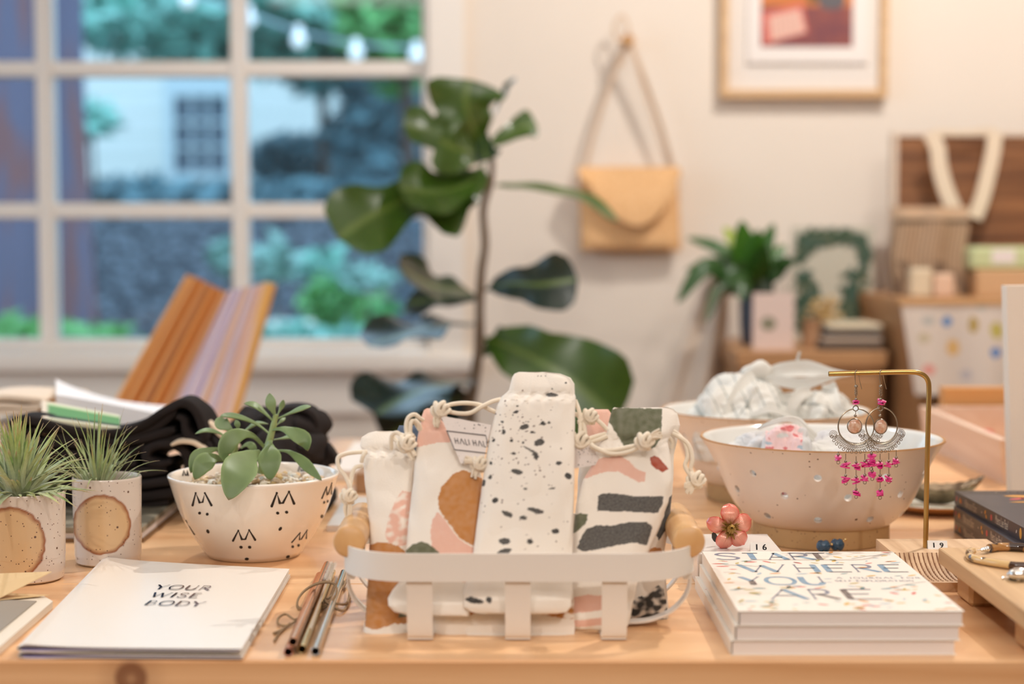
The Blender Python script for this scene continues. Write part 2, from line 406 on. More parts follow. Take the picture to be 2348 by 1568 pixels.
mb.box((X0-.1, Y0, 0), (X0, .6, ZC)); mb.box((X0-.1, 2.7, 0), (X0, YW, ZC)); mb.box((X0-.1, .6, 0), (X0, 2.7, .8)); mb.box((X0-.1, .6, 2.4), (X0, 2.7, ZC))
struct(mb, 'wall_left', m_wall)
# sash window with muntins
win = thing('window_1', (-1.03, YW+.04, WZ0), 'white painted multi-pane window in the back wall', None); win['kind'] = 'structure'
fr = MB()
fr.box((WX0, YW+.02, WZ0), (WX1, YW+.09, WZ0+.012)); fr.box((WX0, YW+.02, WZ1-.03), (WX1, YW+.09, WZ1))
fr.box((WX0, YW+.02, WZ0), (WX0+.03, YW+.09, WZ1)); fr.box((WX1-.016, YW+.02, WZ0), (WX1, YW+.09, WZ1))
fr.build('window_frame', m_trim, win, smooth=False)
mt = MB()
for x in (-1.438, -1.0155, -.593): mt.box((x-.018, YW+.025, WZ0+.012), (x+.018, YW+.075, WZ1-.03), ch=.004)
for k in range(5):
    z = 1.093 + .307*k - .0
    if z < WZ1-.05: mt.box((WX0+.03, YW+.03, z-.017), (WX1-.016, YW+.07, z+.017), ch=.004)
mt.build('muntin', m_trim, win, smooth=False)
gm = bpy.data.materials.new('window_glass'); gm.use_nodes = True; nt = gm.node_tree; nt.nodes.clear()
o_ = nt.nodes.new('ShaderNodeOutputMaterial'); mx_ = nt.nodes.new('ShaderNodeMixShader'); tr_ = nt.nodes.new('ShaderNodeBsdfTransparent'); gl_ = nt.nodes.new('ShaderNodeBsdfGlossy')
gl_.inputs['Roughness'].default_value = .02; fz = nt.nodes.new('ShaderNodeFresnel'); fz.inputs[0].default_value = 1.45
nt.links.new(fz.outputs[0], mx_.inputs[0]); nt.links.new(tr_.outputs[0], mx_.inputs[1]); nt.links.new(gl_.outputs[0], mx_.inputs[2]); nt.links.new(mx_.outputs[0], o_.inputs[0])
tr_.inputs[0].default_value = (.93, .97, .98, 1)
MB().box((WX0+.02, YW+.048, WZ0+.005), (WX1-.01, YW+.052, WZ1-.02)).build('pane', gm, win, smooth=False)
sl = MB(); sl.box((WX0-.09, YW-.045, .745), (WX1+.10, YW+.03, .782), ch=.006); sl.prism([Vector((WX0-.005, YW+.028, .7815)), Vector((WX0-.005, YW-.040, .7815)), Vector((WX0-.005, YW-.040, .7835)), Vector((WX0-.005, YW+.028, .8085))], (WX1-WX0+.008, 0, 0)); struct(sl, 'trim_1', m_trim)
ap = MB(); ap.box((WX0-.07, YW-.018, .655), (WX1+.08, YW-.0005, .745)); struct(ap, 'trim_2', m_trim)
cs = MB(); cs.box((WX1, YW-.018, .782), (WX1+.075, YW-.0005, WZ1+.08)); cs.box((WX0-.075, YW-.018, .782), (WX0, YW-.0005, WZ1+.08)); cs.box((WX0, YW-.018, WZ1), (WX1, YW-.0005, WZ1+.08)); struct(cs, 'trim_3', m_trim)
struct(MB().box((X0, YW-.014, 0), (X1, YW-.0005, .14)), 'baseboard_back', m_trim)

# ------------------------------------------------------------------ garden outside
rnd = random.Random(5)
ground = MB().box((-16, YW+.16, -.35), (12, 26, -.3)).build('ground', pm('garden_soil', (70, 84, 70), .9, var=.4, vscale=3), smooth=False); ground['kind'] = 'structure'
def foliage(name, c, r, n, ls, mat, label, cat='shrub', group=None, seed=1, trunk=None):
    rn = random.Random(seed); mb = MB(); c = Vector(c)
    for _ in range(n):
        d = Vector((rn.gauss(0, 1), rn.gauss(0, 1), rn.gauss(0, 1))).normalized() * (rn.random() ** .33)
        d *= 1 + .35*noise.noise(d*2 + Vector((seed*7, 0, 0)))
        p = c + Vector((d.x*r[0], d.y*r[1], d.z*r[2])); a = Vector((rn.gauss(0,1), rn.gauss(0,1), rn.gauss(0,.6))).normalized(); b = a.orthogonal().normalized()
        s = ls*(.6 + rn.random()*.8)
        cc = .5 + .5*rn.random(); cl = (cc, cc, cc)
        mb.add([p - a*s, p + b*s*.45, p + a*s, p - b*s*.45], [(0, 1, 2, 3)], 0, cl)
    if trunk is None:
        return tag(mb.build(name, mat), label, cat, group)
    base = Vector((c.x, c.y, -.3)); t = thing(name, base, label, cat, group)
    mb.build('foliage', mat, t)
    q = MB(); q.tube([base, base + Vector((.03, 0, (c.z+.3)*.5)), c], lambda s: trunk*(1-.5*s), 8); q.build('trunk', pm('bark_plain', (80, 66, 60), .9), t)
    return t
def foli(name, col, rough=.5):
    m = pm(name, col, rough); nt = m.node_tree; at = nt.nodes.new('ShaderNodeAttribute'); at.attribute_name = 'Col'
    x = nt.nodes.new('ShaderNodeMix'); x.data_type = 'RGBA'; x.blend_type = 'MULTIPLY'; x.inputs[0].default_value = 1; x.inputs[6].default_value = (*lin(col), 1)
    nt.links.new(at.outputs['Color'], x.inputs[7]); nt.links.new(x.outputs[2], nt.nodes['Principled BSDF'].inputs['Base Color']); return m
f_teal = foli('leaves_teal_haze', (140, 204, 204)); f_mid = foli('leaves_mid_haze', (150, 216, 200)); f_lite = foli('leaves_light', (120, 194, 116)); f_pale = foli('leaves_pale', (176, 222, 212)); f_deep = foli('leaves_deep_haze', (122, 164, 176))  # teal, mid and deep leaf colours have blue haze painted in
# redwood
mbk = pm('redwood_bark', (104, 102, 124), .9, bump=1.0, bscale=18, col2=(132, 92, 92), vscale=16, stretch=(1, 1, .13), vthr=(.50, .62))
tr = MB(); Yt = 7.0; cx = (68-1174)*Yt/FP
rings = []
for i in range(40):
    z = -.3 + i*.13; f = 1 + .9*math.exp(-(z+.3)*1.7); ring = []
    for k in range(56):
        a = 2*pi*k/56; rr = .232*f*(1 - .012*i*.3)*(1 + .035*sin(a*9 + .4*sin(z*2)) + .02*noise.noise(Vector((cos(a)*3, sin(a)*3, z*2))))
        ring.append(Vector((cx + rr*cos(a), Yt + rr*sin(a), z)))
    rings.append(ring)
tr.loft(rings); tag(tr.build('redwood_trunk', mbk), 'thick reddish-brown redwood trunk standing outside the window', 'tree')
# neighbour house
Yh = 14; hx0 = (150-1174)*Yh/FP; hx1 = (728-1174)*Yh/FP
def hz(py, Y=Yh): return A(0, py, Y).z
def hx(px, Y=Yh): return (px-1174)*Y/FP
hs = thing('neighbour_house', ((hx0+hx1)/2, Yh+1, -.3), 'pale clapboard house behind the garden with a multi-pane window', 'building')
m_sid = pm('house_siding', (232, 234, 228), .6); hb = MB(); zz = -.3
while zz < hz(-200):
    hb.box((hx0, Yh-.012, zz), (hx1, Yh+3, zz+.165)); hb.box((hx0, Yh, zz+.165), (hx1, Yh+3, zz+.18)); zz += .18
hb.build('wall', m_sid, hs, smooth=False)
wf = MB(); x0, x1, z0, z1 = hx(408), hx(524), hz(395), hz(222)
for a, b, c, d in ((x0-.08, x1+.08, z0-.1, z0), (x0-.08, x1+.08, z1, z1+.16), (x0-.08, x0, z0, z1), (x1, x1+.08, z0, z1)): wf.box((a, Yh-.06, c), (b, Yh-.012, d))
for k in (1, 2): wf.box((lerp(x0, x1, k/3)-.013, Yh-.045, z0), (lerp(x0, x1, k/3)+.013, Yh-.025, z1))
for k in (1, 2): wf.box((x0, Yh-.045, lerp(z0, z1, k/3)-.013), (x1, Yh-.025, lerp(z0, z1, k/3)+.013))
wfo = wf.build('window', pm('house_trim', (200, 214, 218), .5), hs, smooth=False)
MB().box((x0, Yh-.022, z0), (x1, Yh-.013, z1)).build('pane', pm('house_glass', (40, 66, 88), .1), wfo, smooth=False)
# garden stone wall
m_st = pm('stone_wall', (120, 126, 134), .9, bump=.6, bscale=30)
nt = m_st.node_tree; v = nt.nodes.new('ShaderNodeTexVoronoi'); v.inputs['Scale'].default_value = 11; v.feature = 'DISTANCE_TO_EDGE'
mp = nt.nodes.new('ShaderNodeMapping'); mp.inputs['Scale'].default_value = (1, 1, 1.8); tc = nt.nodes.new('ShaderNodeTexCoord'); nt.links.new(tc.outputs['Object'], mp.inputs[0]); nt.links.new(mp.outputs[0], v.inputs['Vector'])
cr = nt.nodes.new('ShaderNodeValToRGB'); cr.color_ramp.elements[0].color = (*lin((40, 50, 60)), 1); cr.color_ramp.elements[1].color = (*lin((124, 134, 146)), 1); cr.color_ramp.elements[1].position = .2
nt.links.new(v.outputs['Distance'], cr.inputs[0]); nt.links.new(cr.outputs[0], nt.nodes['Principled BSDF'].inputs['Base Color'])
Ys = 9.2
sw = MB().box((hx(-900, Ys), Ys, -.3), (hx(1500, Ys), Ys+.5, hz(486, Ys))).build('stone_garden_wall', m_st, smooth=False); tag(sw, 'grey-blue stone garden wall behind the redwood', 'garden wall')
tag(MB().box((hx(-900, 19), 19, -.3), (hx(1500, 19), 19.3, hz(190, 19))).build('back_fence', pm('fence_haze', (120, 150, 168), .8), smooth=False), 'dark board fence far behind the garden', 'fence')  # fence colour lightened toward blue to carry distance haze
foliage('hedge', (hx(640, 10.5), 10.5, hz(475, 10.5)), (2.6, .5, .17), 2200, .08, f_deep, 'dark clipped hedge along the top of the stone wall', seed=3)
foliage('tree', (hx(549, 11), 11, hz(40, 11)), (1.15, .7, .30), 2200, .10, f_mid, 'leafy green tree hanging over the pale house front', 'tree', seed=4, trunk=.035)
foliage('tree', (hx(740, 12), 12, hz(70, 12)), (.62, .7, .42), 1900, .10, f_teal, 'dark teal tree right of the pale house', 'tree', seed=6, trunk=.06)
foliage('tree', (hx(930, 10), 10, hz(20, 10)), (.42, .5, .42), 1100, .09, f_lite, 'bright green tree at the right edge of the window top', 'tree', seed=8, trunk=.06)
foliage('tree', (hx(900, 11), 11, hz(320, 11)), (.36, .5, .55), 1900, .09, f_deep, 'deep shaded tree at the right edge of the middle panes', 'tree', seed=9, trunk=.1)
foliage('tree', (hx(560, 16.5), 17.5, hz(-60, 17.5)), (4.5, 1, 1.8), 3600, .2, f_teal, 'row of tall trees filling the top of the view', 'tree', seed=10, trunk=.2)
foliage('tree', (hx(215, 10), 10, hz(275, 10)), (.16, .2, .13), 160, .07, f_mid, 'small sprig of leaves beside the redwood trunk', 'tree', seed=11, trunk=.02)
foliage('shrub', (hx(20, 6.2), 6.0, hz(790, 6)), (.5, .3, .10), 420, .06, f_lite, 'low bright green plants at the foot of the redwood', seed=12)
foliage('shrub', (hx(790, 7.6), 7.6, hz(700, 7.6)), (.20, .2, .15), 420, .055, f_lite, 'bright green bush at the window bottom right', seed=13, trunk=.02)
foliage('shrub', (hx(625, 7.9), 7.9, hz(600, 7.9)), (.09, .09, .10), 60, .08, f_pale, 'pale broad-leaved bush left of centre in the lower panes', seed=14, trunk=.012)
foliage('shrub', (hx(520, 8.0), 8.0, hz(590, 8.0)), (.08, .09, .09), 50, .07, f_pale, 'pale green bush just left of the window muntin', seed=15, trunk=.012)
foliage('shrub', (hx(735, 8.2), 8.2, hz(610, 8.2)), (.10, .1, .10), 70, .07, f_mid, 'mid green leafy plant against the stone wall', seed=16, trunk=.012)
foliage('shrub', (hx(840, 7.2), 7.2, hz(640, 7.2)), (.12, .08, .05), 60, .06, f_pale, 'flat pale leaves beside the fig plant in the window', seed=17, trunk=.01)
foliage('shrub', (hx(640, 6.6), 6.6, hz(790, 6.6)), (.45, .2, .08), 380, .05, f_mid, 'low green groundcover below the stone wall', seed=18, trunk=.02)
tag(MB().box((hx(668-60, 7), 6.9, -.3), (hx(710, 7), 7.2, hz(738, 7)), ch=.01).build('planter', pm('planter_white', (232, 232, 222), .6), smooth=False), 'white rectangular planter outside beyond the sill', 'planter')
foliage('shrub', (hx(680, 12.4), 12.4, hz(370, 12.4)), (.34, .25, .22), 700, .07, f_deep, 'rounded shaded bush before the right part of the pale house', seed=21, trunk=.03)
# string of bulbs
Yb = 6.5
wire_pts = [A(x, y, Yb) for x, y in ((-200, -210), (200, -90), (450, -10), (570, 30), (685, 72), (817, 100), (955, 108), (1100, 100))]
sb = thing('string_lights', wire_pts[4], 'string of globe bulbs hung across the garden', 'string lights')
MB().tube(wire_pts, .006, 6, sm=6).build('wire', pm('bulb_wire', (170, 190, 200), .5), sb)
m_b = pm('bulb_glass', (245, 250, 255), .15); m_b.node_tree.nodes['Principled BSDF'].inputs['Emission Color'].default_value = (.9, .97, 1, 1); m_b.node_tree.nodes['Principled BSDF'].inputs['Emission Strength'].default_value = .5
for x, y in ((430, 0), (570, 45), (685, 92), (817, 122), (955, 128)):
    p = A(x, y, Yb); MB().sphere(p, (.027, .027, .031), 14).tube([p + Vector((0,0,.03)), p + Vector((0,0,.055))], .014, 8).build('bulb', m_b, sb)
# ------------------------------------------------------------------ the display table
m_table = wood('table_fir', (240, 196, 150), (216, 164, 116), 'x', .9, .34, knots=((-.2515, -.0125, .0125),), attr=True)
tb = thing('display_table', (0, 1.11, T), 'pale fir display table built of wide planks, knot in its front edge', 'table')
mb = MB(); ys = [1.110, 1.3585, 1.609, 1.86, 2.11, 2.34]; tint = [(1, .97, .93), (1, 1, 1), (.97, .96, .94), (1, .99, .97), (.96, .95, .93)]
for i in range(5):
    mb.box((-1.35, ys[i]+.0004, T-.045), (1.35, ys[i+1]-.0004, T), ch=.0016, col=tint[i])
mb.build('table_top', m_table, tb, smooth=False)
ap = MB()
for a, b in (((-1.2, 1.19, T-.14), (1.2, 1.215, T-.0455)), ((-1.2, 2.23, T-.14), (1.2, 2.255, T-.0455)), ((-1.2, 1.215, T-.14), (-1.175, 2.23, T-.0455)), ((1.175, 1.215, T-.14), (1.2, 2.23, T-.0455))): ap.box(a, b, col=(1,1,1))
ap.build('apron', m_table, tb, smooth=False)
for sx in (-1, 1):
    for y in (1.22, 2.15):
        MB().box((sx*1.135-.035, y, 0), (sx*1.135+.035, y+.07, T-.0455), col=(1,1,1)).build('leg', m_table, tb, smooth=False)

# ------------------------------------------------------------------ booklets (front left)
m_cover = pm('booklet_cover', (236, 227, 216), .32, bump=.02, bscale=60); m_pages = pm('booklet_pages', (226, 220, 228), .7); m_lilac = pm('booklet_pages_lilac', (176, 164, 204), .7)  # lower leaves of each booklet are coloured lilac
m_foil = pm('holographic_foil', (150, 118, 112), .12, metal=1, col2=(120, 130, 190), vscale=60)
def booklet(zb, dx, rot, title):
    # local: origin front-left; u to the right, v away
    fl = G(42+dx, 1497, T+.004); fr = G(556+dx, 1501, T+.004); bl = G(236+dx, 1293, T+.004); br = G(666+dx, 1315, T+.004)
    def P(u, v, h): 
        a = fl.lerp(fr, u); b = bl.lerp(br, u); p = a.lerp(b, v); return Vector((p.x, p.y, T + h))
    root = thing('booklet', (fl+br)/2*1, ('cream booklet with foil serif title, upper of two by the metal straws' if title else 'lower cream booklet lying under the one with the foil title'), 'booklet', 'two cream booklets at the front left')
    def prof(u, side):   # height profile; bulges by the spine
        bul = .0030*math.exp(-u*7)*(1-math.exp(-u*60)) + .0010
        return zb + .0022 + (bul if side > 0 else -bul)*(1 if side > 0 else .8)
    n = 30; us = [i/n for i in range(n+1)]
    outer = [(1-u, prof(1-u, -1)-.0002) for u in us] + [(-.004, zb+.0022)] + [(u, prof(u, 1)+.0002) for u in us]
    outer = [(u, max(h, zb+.0002)) for u, h in outer]
    inner = [(u if u > -.003 else -.0033, h - (.0004 if h > zb+.0022 else -.0004)) for u, h in outer]
    cv = MB(); m = len(outer); rings = []
    for k in range(9):
        v = k/8; r = [P(u, v, h) for u, h in outer] + [P(u, v, h) for u, h in reversed(inner)]
        rings.append(r)
    cv.loft(rings, 0)
    pl = lambda u, v, k=1: P(u, v, prof(min(max(u, 0), 1), 1) + .00035*k)
    if title:
        def along(x, y, k=1):   # pixel position on the cover plane
            p = G(x, y, T + .0060); 
            # invert bilinear roughly
            u = v = .5
            for _ in range(12):
                a = fl.lerp(fr, u); b = bl.lerp(br, u); q = a.lerp(b, v)
                du = fr - fl; dv = b - a; e = p - q; det = du.x*dv.y - du.y*dv.x
                u += (e.x*dv.y - e.y*dv.x)/det; v += (du.x*e.y - du.y*e.x)/det
            return pl(u, v, k)
        for s, x, y in (('YOUR', 352, 1358), ('WISE', 343, 1376), ('BODY', 330, 1395)):
            # text runs right and slightly down in the photograph
            o0 = G(x, y, T+.006); ux = (G(x+100, y+2, T+.006) - o0).normalized(); vy = Vector((-ux.y, ux.x, 0))
            pq = Plane(Vector((o0.x, o0.y, T + zb + .0041)), ux*.0112, vy*.0150, .0002)
            letters(cv, pq, s, 0, 0, 1, .055, .15, lambda w: 1, gap=.22, serif=.08, wide=1.1, hbar=1.8)
    cv.build('cover', [m_cover, m_foil], root, ang=30)
    pg = MB()
    for side, h0 in ((1, 0), (-1, 0)):
        rings = []
        for k in range(3):
            v = .004 + .992*k/2; a = []; b = []
            for u in us:
                uu = .012 + u*.975; t = prof(uu, side) - side*.0004; c2 = zb+.0022 + side*(.0002 + .55*max(0, abs(prof(uu, side)-zb-.0022)-.0008))
                a.append(P(uu, v, t)); b.append(P(uu, v, c2))
            rings.append(a + list(reversed(b)))
        pg.loft(rings, 0 if side > 0 else 1)
    pg.build('pages', [m_pages, m_lilac], root)
booklet(0, 0, 0, False); booklet(.0046, -2, 0, True)

# kraft card and framed board at the far left edge
m_kraft = pm('kraft_card', (222, 190, 142), .6, var=.05, vscale=40); m_board = pm('board_white', (234, 222, 204), .45); m_gray = pm('board_window', (150, 140, 128), .5)
p1 = [G(-140, 1500, T+.006), G(0, 1482, T+.006), G(121, 1378, T+.006), G(100, 1366, T+.006), G(-160, 1366, T+.006)]
mb = MB(); mb.prism([Vector((p.x, p.y, T+.0005)) for p in p1], (0, 0, .0055)); mb.prism([Vector((p.x, p.y, T+.0062)) for p in (G(-150, 1470, T+.006), G(-20, 1466, T+.006), G(84, 1380, T+.006), G(-130, 1374, T+.006))], (0, 0, .0008), 1)
tag(mb.build('board_pack', [m_board, m_gray], smooth=False), 'cream board pack with grey panel at the left edge, under the kraft card', 'stationery')
c0 = G(-140, 1372, T+.012); c1 = G(0, 1374, T+.012)
k = [A(-160, 1375, 1.262), A(-5, 1374, 1.262), A(118, 1312, 1.287), A(-160, 1322, 1.287)]
mb = MB(); mb.prism(k, (0, .0002, .0006)); pk = Plane(k[0].lerp(k[1], .86) + Vector((0, 0, .0008)), (k[1]-k[0]).normalized(), (k[3]-k[0]).normalized(), .0003)
text_mesh(mb, pk, 'S.', .011, 1, x=.012, y=.014)
bk = [A(-160, 1375, 1.262), A(-5, 1374, 1.262), A(112, 1330, 1.280), A(-160, 1340, 1.30)]
mb.prism([Vector((q.x, q.y, T+.0072)) for q in bk], (0, 0, .0005))
mb.add([k[0], Vector((k[0].x, k[0].y, T+.0072)), Vector((k[1].x, k[1].y, T+.0072)), k[1]], [(0, 1, 2, 3)])
tag(mb.build('kraft_card', [m_kraft, pm('ink_brown', (90, 66, 50), .6)], smooth=False), 'folded kraft card with brown lettering at the left edge before the tumbler', 'card')

# ------------------------------------------------------------------ speckled tumblers with air plants
m_glz = speckled('tumbler_glaze', (212, 198, 186), (96, 66, 50), .22, 300, .12, attr=True)
m_air = pm('air_plant_leaf', (160, 176, 120), .6, attr=True, sheen=.3, var=.15, vscale=300)
def tumbler(pxc, Yc, r, h, disc, label):
    x = (pxc-1174)*Yc/FP; root = thing('ceramic_tumbler', (x, Yc, T), label, 'cup', 'speckled tumblers on the left')
    ncol = lin((220, 205, 192)); sand = lin((216, 180, 136)); brn = lin((150, 88, 52)); mb = MB(); n = 220
    prof = [(r*.86, .0008), (r*.92, .0022), (r*.955, .008), (r*.97, .02)] + [(r*(.975+.02*k/26), .02 + (h-.023)*k/26) for k in range(27)] + [(r*.995, h-.001), (r*.975, h), (r*.95, h-.0008), (r*.94, h-.004), (r*.93, h*.5), (r*.9, .006), (.0005, .005)]
    dcx, dcy, dr = disc; cols = []
    P2 = []
    for i in range(len(prof)-1):
        (r0, z0), (r1, z1) = prof[i], prof[i+1]; m = max(1, int(abs(z1-z0)/.0007)) if i < 31 else 1
        for q in range(m): P2.append((lerp(r0, r1, q/m), lerp(z0, z1, q/m)))
    P2.append(prof[-1]); prof = P2
    for ri, (rr, z) in enumerate(prof):
        for k2 in range(n):
            a = 2*pi*k2/n; P = Vector((x + rr*cos(a), Yc + rr*sin(a), T+z)); c = ncol
            if sin(a) < -.05 and ri < len(prof)-8:
                u, v = proj(P); d = math.hypot(u-dcx, (v-dcy)*.97)/dr + .035*noise.noise(Vector((u/16, v/16, dcx)))*1.3
                if d < 1: 
                    t = max(0, (d-.86)/.14); c = tuple(lerp(sand[j], brn[j], min(1, t*1.1)) for j in range(3))
                elif d < 1.03: c = tuple(lerp(brn[j], ncol[j], (d-1)/.03) for j in range(3))
            cols.append(c)
    rings = [[Vector((x + rr*cos(2*pi*k2/n), Yc + rr*sin(2*pi*k2/n), T+z)) for k2 in range(n)] for rr, z in prof]
    for g in rings:
        for q in g: q.x += .0006*noise.noise(q*25); q.y += .0006*noise.noise(q*25 + Vector((9, 0, 0)))
    mb.loft(rings, 0, True, True, cols); mb.build('cup_body', m_glz, root)
    return root
def air_plant(c, n, spread, ln, seed, label, wd=.0016, core=True, lean=0, cup=None):
    rn = random.Random(seed); mb = MB(); c = Vector(c)
    silver = lin((206, 208, 184)); green = lin((168, 186, 104)); tip = lin((200, 160, 124)); dgreen = lin((124, 152, 76))
    for i in range(n):
        f = i/n; az = rn.random()*2*pi; el = (1 - f**1.3*spread)*pi/2 + rn.uniform(-.12, .12)
        L = ln*(.55 + .5*rn.random())*(1.0 if f < .6 else .75); cur = rn.uniform(-.2, 1.0)*(.5+f); pts = []; p = c + Vector((cos(az), sin(az), 0))*rn.random()*.006*(1+2*f) + Vector((0, 0, -.004*f)); 
        d = Vector((cos(az)*cos(el) + lean, sin(az)*cos(el), sin(el))); side = Vector((-sin(az), cos(az), 0)); tw = rn.uniform(-.5, .5)
        for k in range(11):
            pts.append(p.copy()); t = k/10
            d = (d + Vector((cos(az), sin(az), 0))*cur*.10 + Vector((0, 0, -1))*cur*.05*(1+t*1.5) + side*tw*.05).normalized(); p = p + d*L/10
            if cup:
                hx, hy = p.x - cup[0], p.y - cup[1]; rd = math.hypot(hx, hy)
                if p.z < cup[3] + .0012 and rd > cup[2]*.86:
                    if rd > cup[2]*1.02: s_ = max(rd, cup[2] + .002)/rd; p.x = cup[0] + hx*s_; p.y = cup[1] + hy*s_
                    else: p.z = cup[3] + .0014
        ww = wd*(1.25 if core and rn.random() < .5 else .8)*(1.3 if f > .55 and core else 1)
        g = green if rn.random() < .75 else dgreen
        rings = []; cols = []
        for k, q in enumerate(pts):
            t = k/10; w_ = ww*(1-t)**.75*(1 + .6*(1-t)**3) + .00012; s = side; up = Vector((0, 0, 1)) if abs(d.z) < .9 else Vector((cos(az), sin(az), 0))
            dd = (pts[min(k+1, 10)] - pts[max(k-1, 0)]).normalized(); s = (side - dd*side.dot(dd)).normalized(); nn = dd.cross(s)
            rings.append([q - s*w_, q + nn*w_*.35, q + s*w_, q - nn*w_*.45])
            base = silver if core else tuple(lerp(silver[j], g[j], .3) for j in range(3))
            cc = tuple(lerp(base[j], g[j], min(1, t*1.15)) for j in range(3)) if t < .8 else tuple(lerp(g[j], tip[j], (t-.8)/.2) for j in range(3))
            cols += [cc]*4
        mb.loft(rings, 0, True, True, cols)
    return tag(mb.build('air_plant', m_air, org=(c.x, c.y, c.z)), label, 'plant', 'air plants in the tumblers')
tumbler(51, 1.377, .0315, .0725, (24, 1246, 80), 'speckled tumbler with round bare-clay patch at the left edge, nearer the front')
tumbler(239, 1.448, .0292, .0748, (233, 1203, 66), 'smaller speckled tumbler with sandy disc, behind the cream booklet')
ca = A(40, 1120, 1.377); air_plant((ca.x, 1.377, T+.070), 210, 1.12, .070, 3, 'dense silvery air plant spilling from the tumbler at the left edge', .0026, cup=((51-1174)*1.377/FP, 1.377, .0318, T+.0725))
cb = A(235, 1100, 1.448); air_plant((cb.x-.004, 1.448, T+.066), 95, .62, .068, 11, 'spiky green air plant in the tumbler behind the cream booklet', .0012, core=False, cup=((239-1174)*1.448/FP, 1.448, .0295, T+.0748))

# ------------------------------------------------------------------ bowl with cat faces, pebbles and succulent
m_bowl = pm('bowl_glaze', (240, 228, 214), .18, coat=.4, sss=.0); m_blk = pm('black_ink', (28, 24, 24), .4)
YB = 1.485; xB = (577.5-1174)*YB/FP
bw = MB(); prof = [(.0005, .0035), (.034, .003), (.0375, .0), (.0405, .0006), (.0435, .005), (.048, .0115), (.053, .0185), (.0575, .026), (.0612, .033), (.065, .042), (.0685, .052), (.0712, .061), (.0735, .0685), (.0745, .0705), (.0742, .0716), (.0725, .0722), (.0708, .0714), (.0695, .067), (.066, .055), (.060, .040), (.050, .026), (.036, .014), (.0005, .0095)]
bw.lathe(prof, (xB, YB, T), 128); sf = Surf(bw, .00025); root = thing('cat_face_bowl', (xB, YB, T), 'white ceramic bowl with black cat-face drawings holding pebbles', 'bowl')
def face(ear, dots, mouth, w_=5.0):
    ribbon(bw, sf, ear, [w_*1.15, w_*.9, w_*1.2, w_, w_*.9, w_*1.15], 1)
    for i in (0, len(ear)-1): blob(bw, sf, ell(ear[i][0], ear[i][1], w_*.6, w_*.6, 0, 10), 1)
    for p in (1, 2, len(ear)-2): blob(bw, sf, ell(ear[p][0], ear[p][1], w_*.5, w_*.5, 0, 10), 1, 1.1)
    for x, y, rx in dots: blob(bw, sf, ell(x, y, rx, 3.4, .3, 12), 1)
    x, y, rx, a = mouth; blob(bw, sf, ell(x, y, rx, 3.3, a, 12), 1)
face([(442,1158),(449,1130),(458,1152),(465,1151),(470,1130),(485,1158)], [(458,1176,3.4),(475.5,1178.5,3.4)], (477,1218,5, 1.1), 4.6)
face([(623,1160),(634.5,1130),(641.5,1153),(648.5,1153),(662.5,1127),(674,1154)], [(636.5,1176,3.9),(657,1174,3.9)], (642.5,1212,5.2,-.9), 5.4)
face([(738,1142),(749,1116),(749.8,1134),(752.5,1133),(760.6,1107),(759.6,1132)], [(743,1151.5,2.3),(751,1149,2.2)], (738,1183.5,4.4,-1.2), 3.0)
face([(534.6,1239),(546.6,1216),(554.6,1236),(562.6,1236),(571.4,1215),(585,1237)], [(552.7,1254,4),(572.4,1254,4)], (566,1281,5,0), 4.6)
face([(669,1243),(688,1221),(686.5,1237),(690.5,1236),(704,1215),(702,1234)], [(671,1253,3.2),(684.4,1250,3)], (660,1276,4.8,-.5), 2.8)
face([(412.5,1189),(421,1209),(428,1216),(431,1214),(426.5,1193),(446,1225)], [(434.6,1233,2.8),(444.8,1237.5,2.8)], (466.6,1268,5.6,.8), 2.6)
# faces painted inside the far rim
for cx0, cy0, s_ in ((424, 1084, .55), (690, 1074, .6), (545, 1071, .5)):
    ribbon(bw, sf, [(cx0-10*s_, cy0+7), (cx0-5*s_, cy0-6), (cx0+1, cy0+6), (cx0+4, cy0+6), (cx0+9*s_, cy0-6), (cx0+14*s_, cy0+7)], 3.2, 1)
bw.build('bowl_body', [m_bowl, m_blk], root, ang=60)
rn = random.Random(2); gv = MB()
pc = [lin(c) for c in ((236, 214, 180), (222, 190, 146), (240, 228, 206), (206, 182, 150), (226, 196, 140), (196, 170, 140), (240, 236, 224))]
MBs = MB().lathe([(.0005, .056), (.066, .056)], (xB, YB, T), 48)
gv.loft([[Vector((xB + r_*cos(2*pi*k/48), YB + r_*sin(2*pi*k/48), T + .050)) for k in range(48)] for r_ in (.0005, .0625)], 0, False, True, [lin((150, 126, 100))]*96)
for i in range(460):
    a = rn.random()*2*pi; rr = .0655*math.sqrt(rn.random()); s_ = rn.uniform(.0026, .0044)*(1.3 if rn.random() < .12 else 1)
    z = T + .0585 + rn.random()*.0045 + .006*(1-rr/.066)**1 * (1 if i % 3 else .4)
    M = Matrix.Rotation(rn.random()*6, 3, Vector((rn.random()-.5, rn.random()-.5, rn.random()-.5)).normalized())
    if rr + s_ > .0655: rr = .0655 - s_
    gv.sphere((xB + rr*cos(a), YB + rr*sin(a), z), (s_*rn.uniform(.9, 1.35), s_, s_*rn.uniform(.6, .9)), 8, 0, M, .22, rn, rn.choice(pc))
tag(gv.build('pebbles', pm('pebble', (230, 210, 180), .35, attr=True, var=.15, vscale=300), org=(xB, YB, T+.05)), 'beige and white pebbles filling the cat-face bowl around the succulent', 'gravel', kind='stuff')
m_succ = pm('succulent_leaf', (110, 140, 84), .42, attr=True, var=.12, vscale=60, sss=.0); m_sstem = pm('succulent_stem', (150, 166, 110), .5)
su = thing('succulent', (xB+.014, YB, T+.055), 'green rosette succulent with drooping pointed leaves in the cat-face bowl', 'plant')
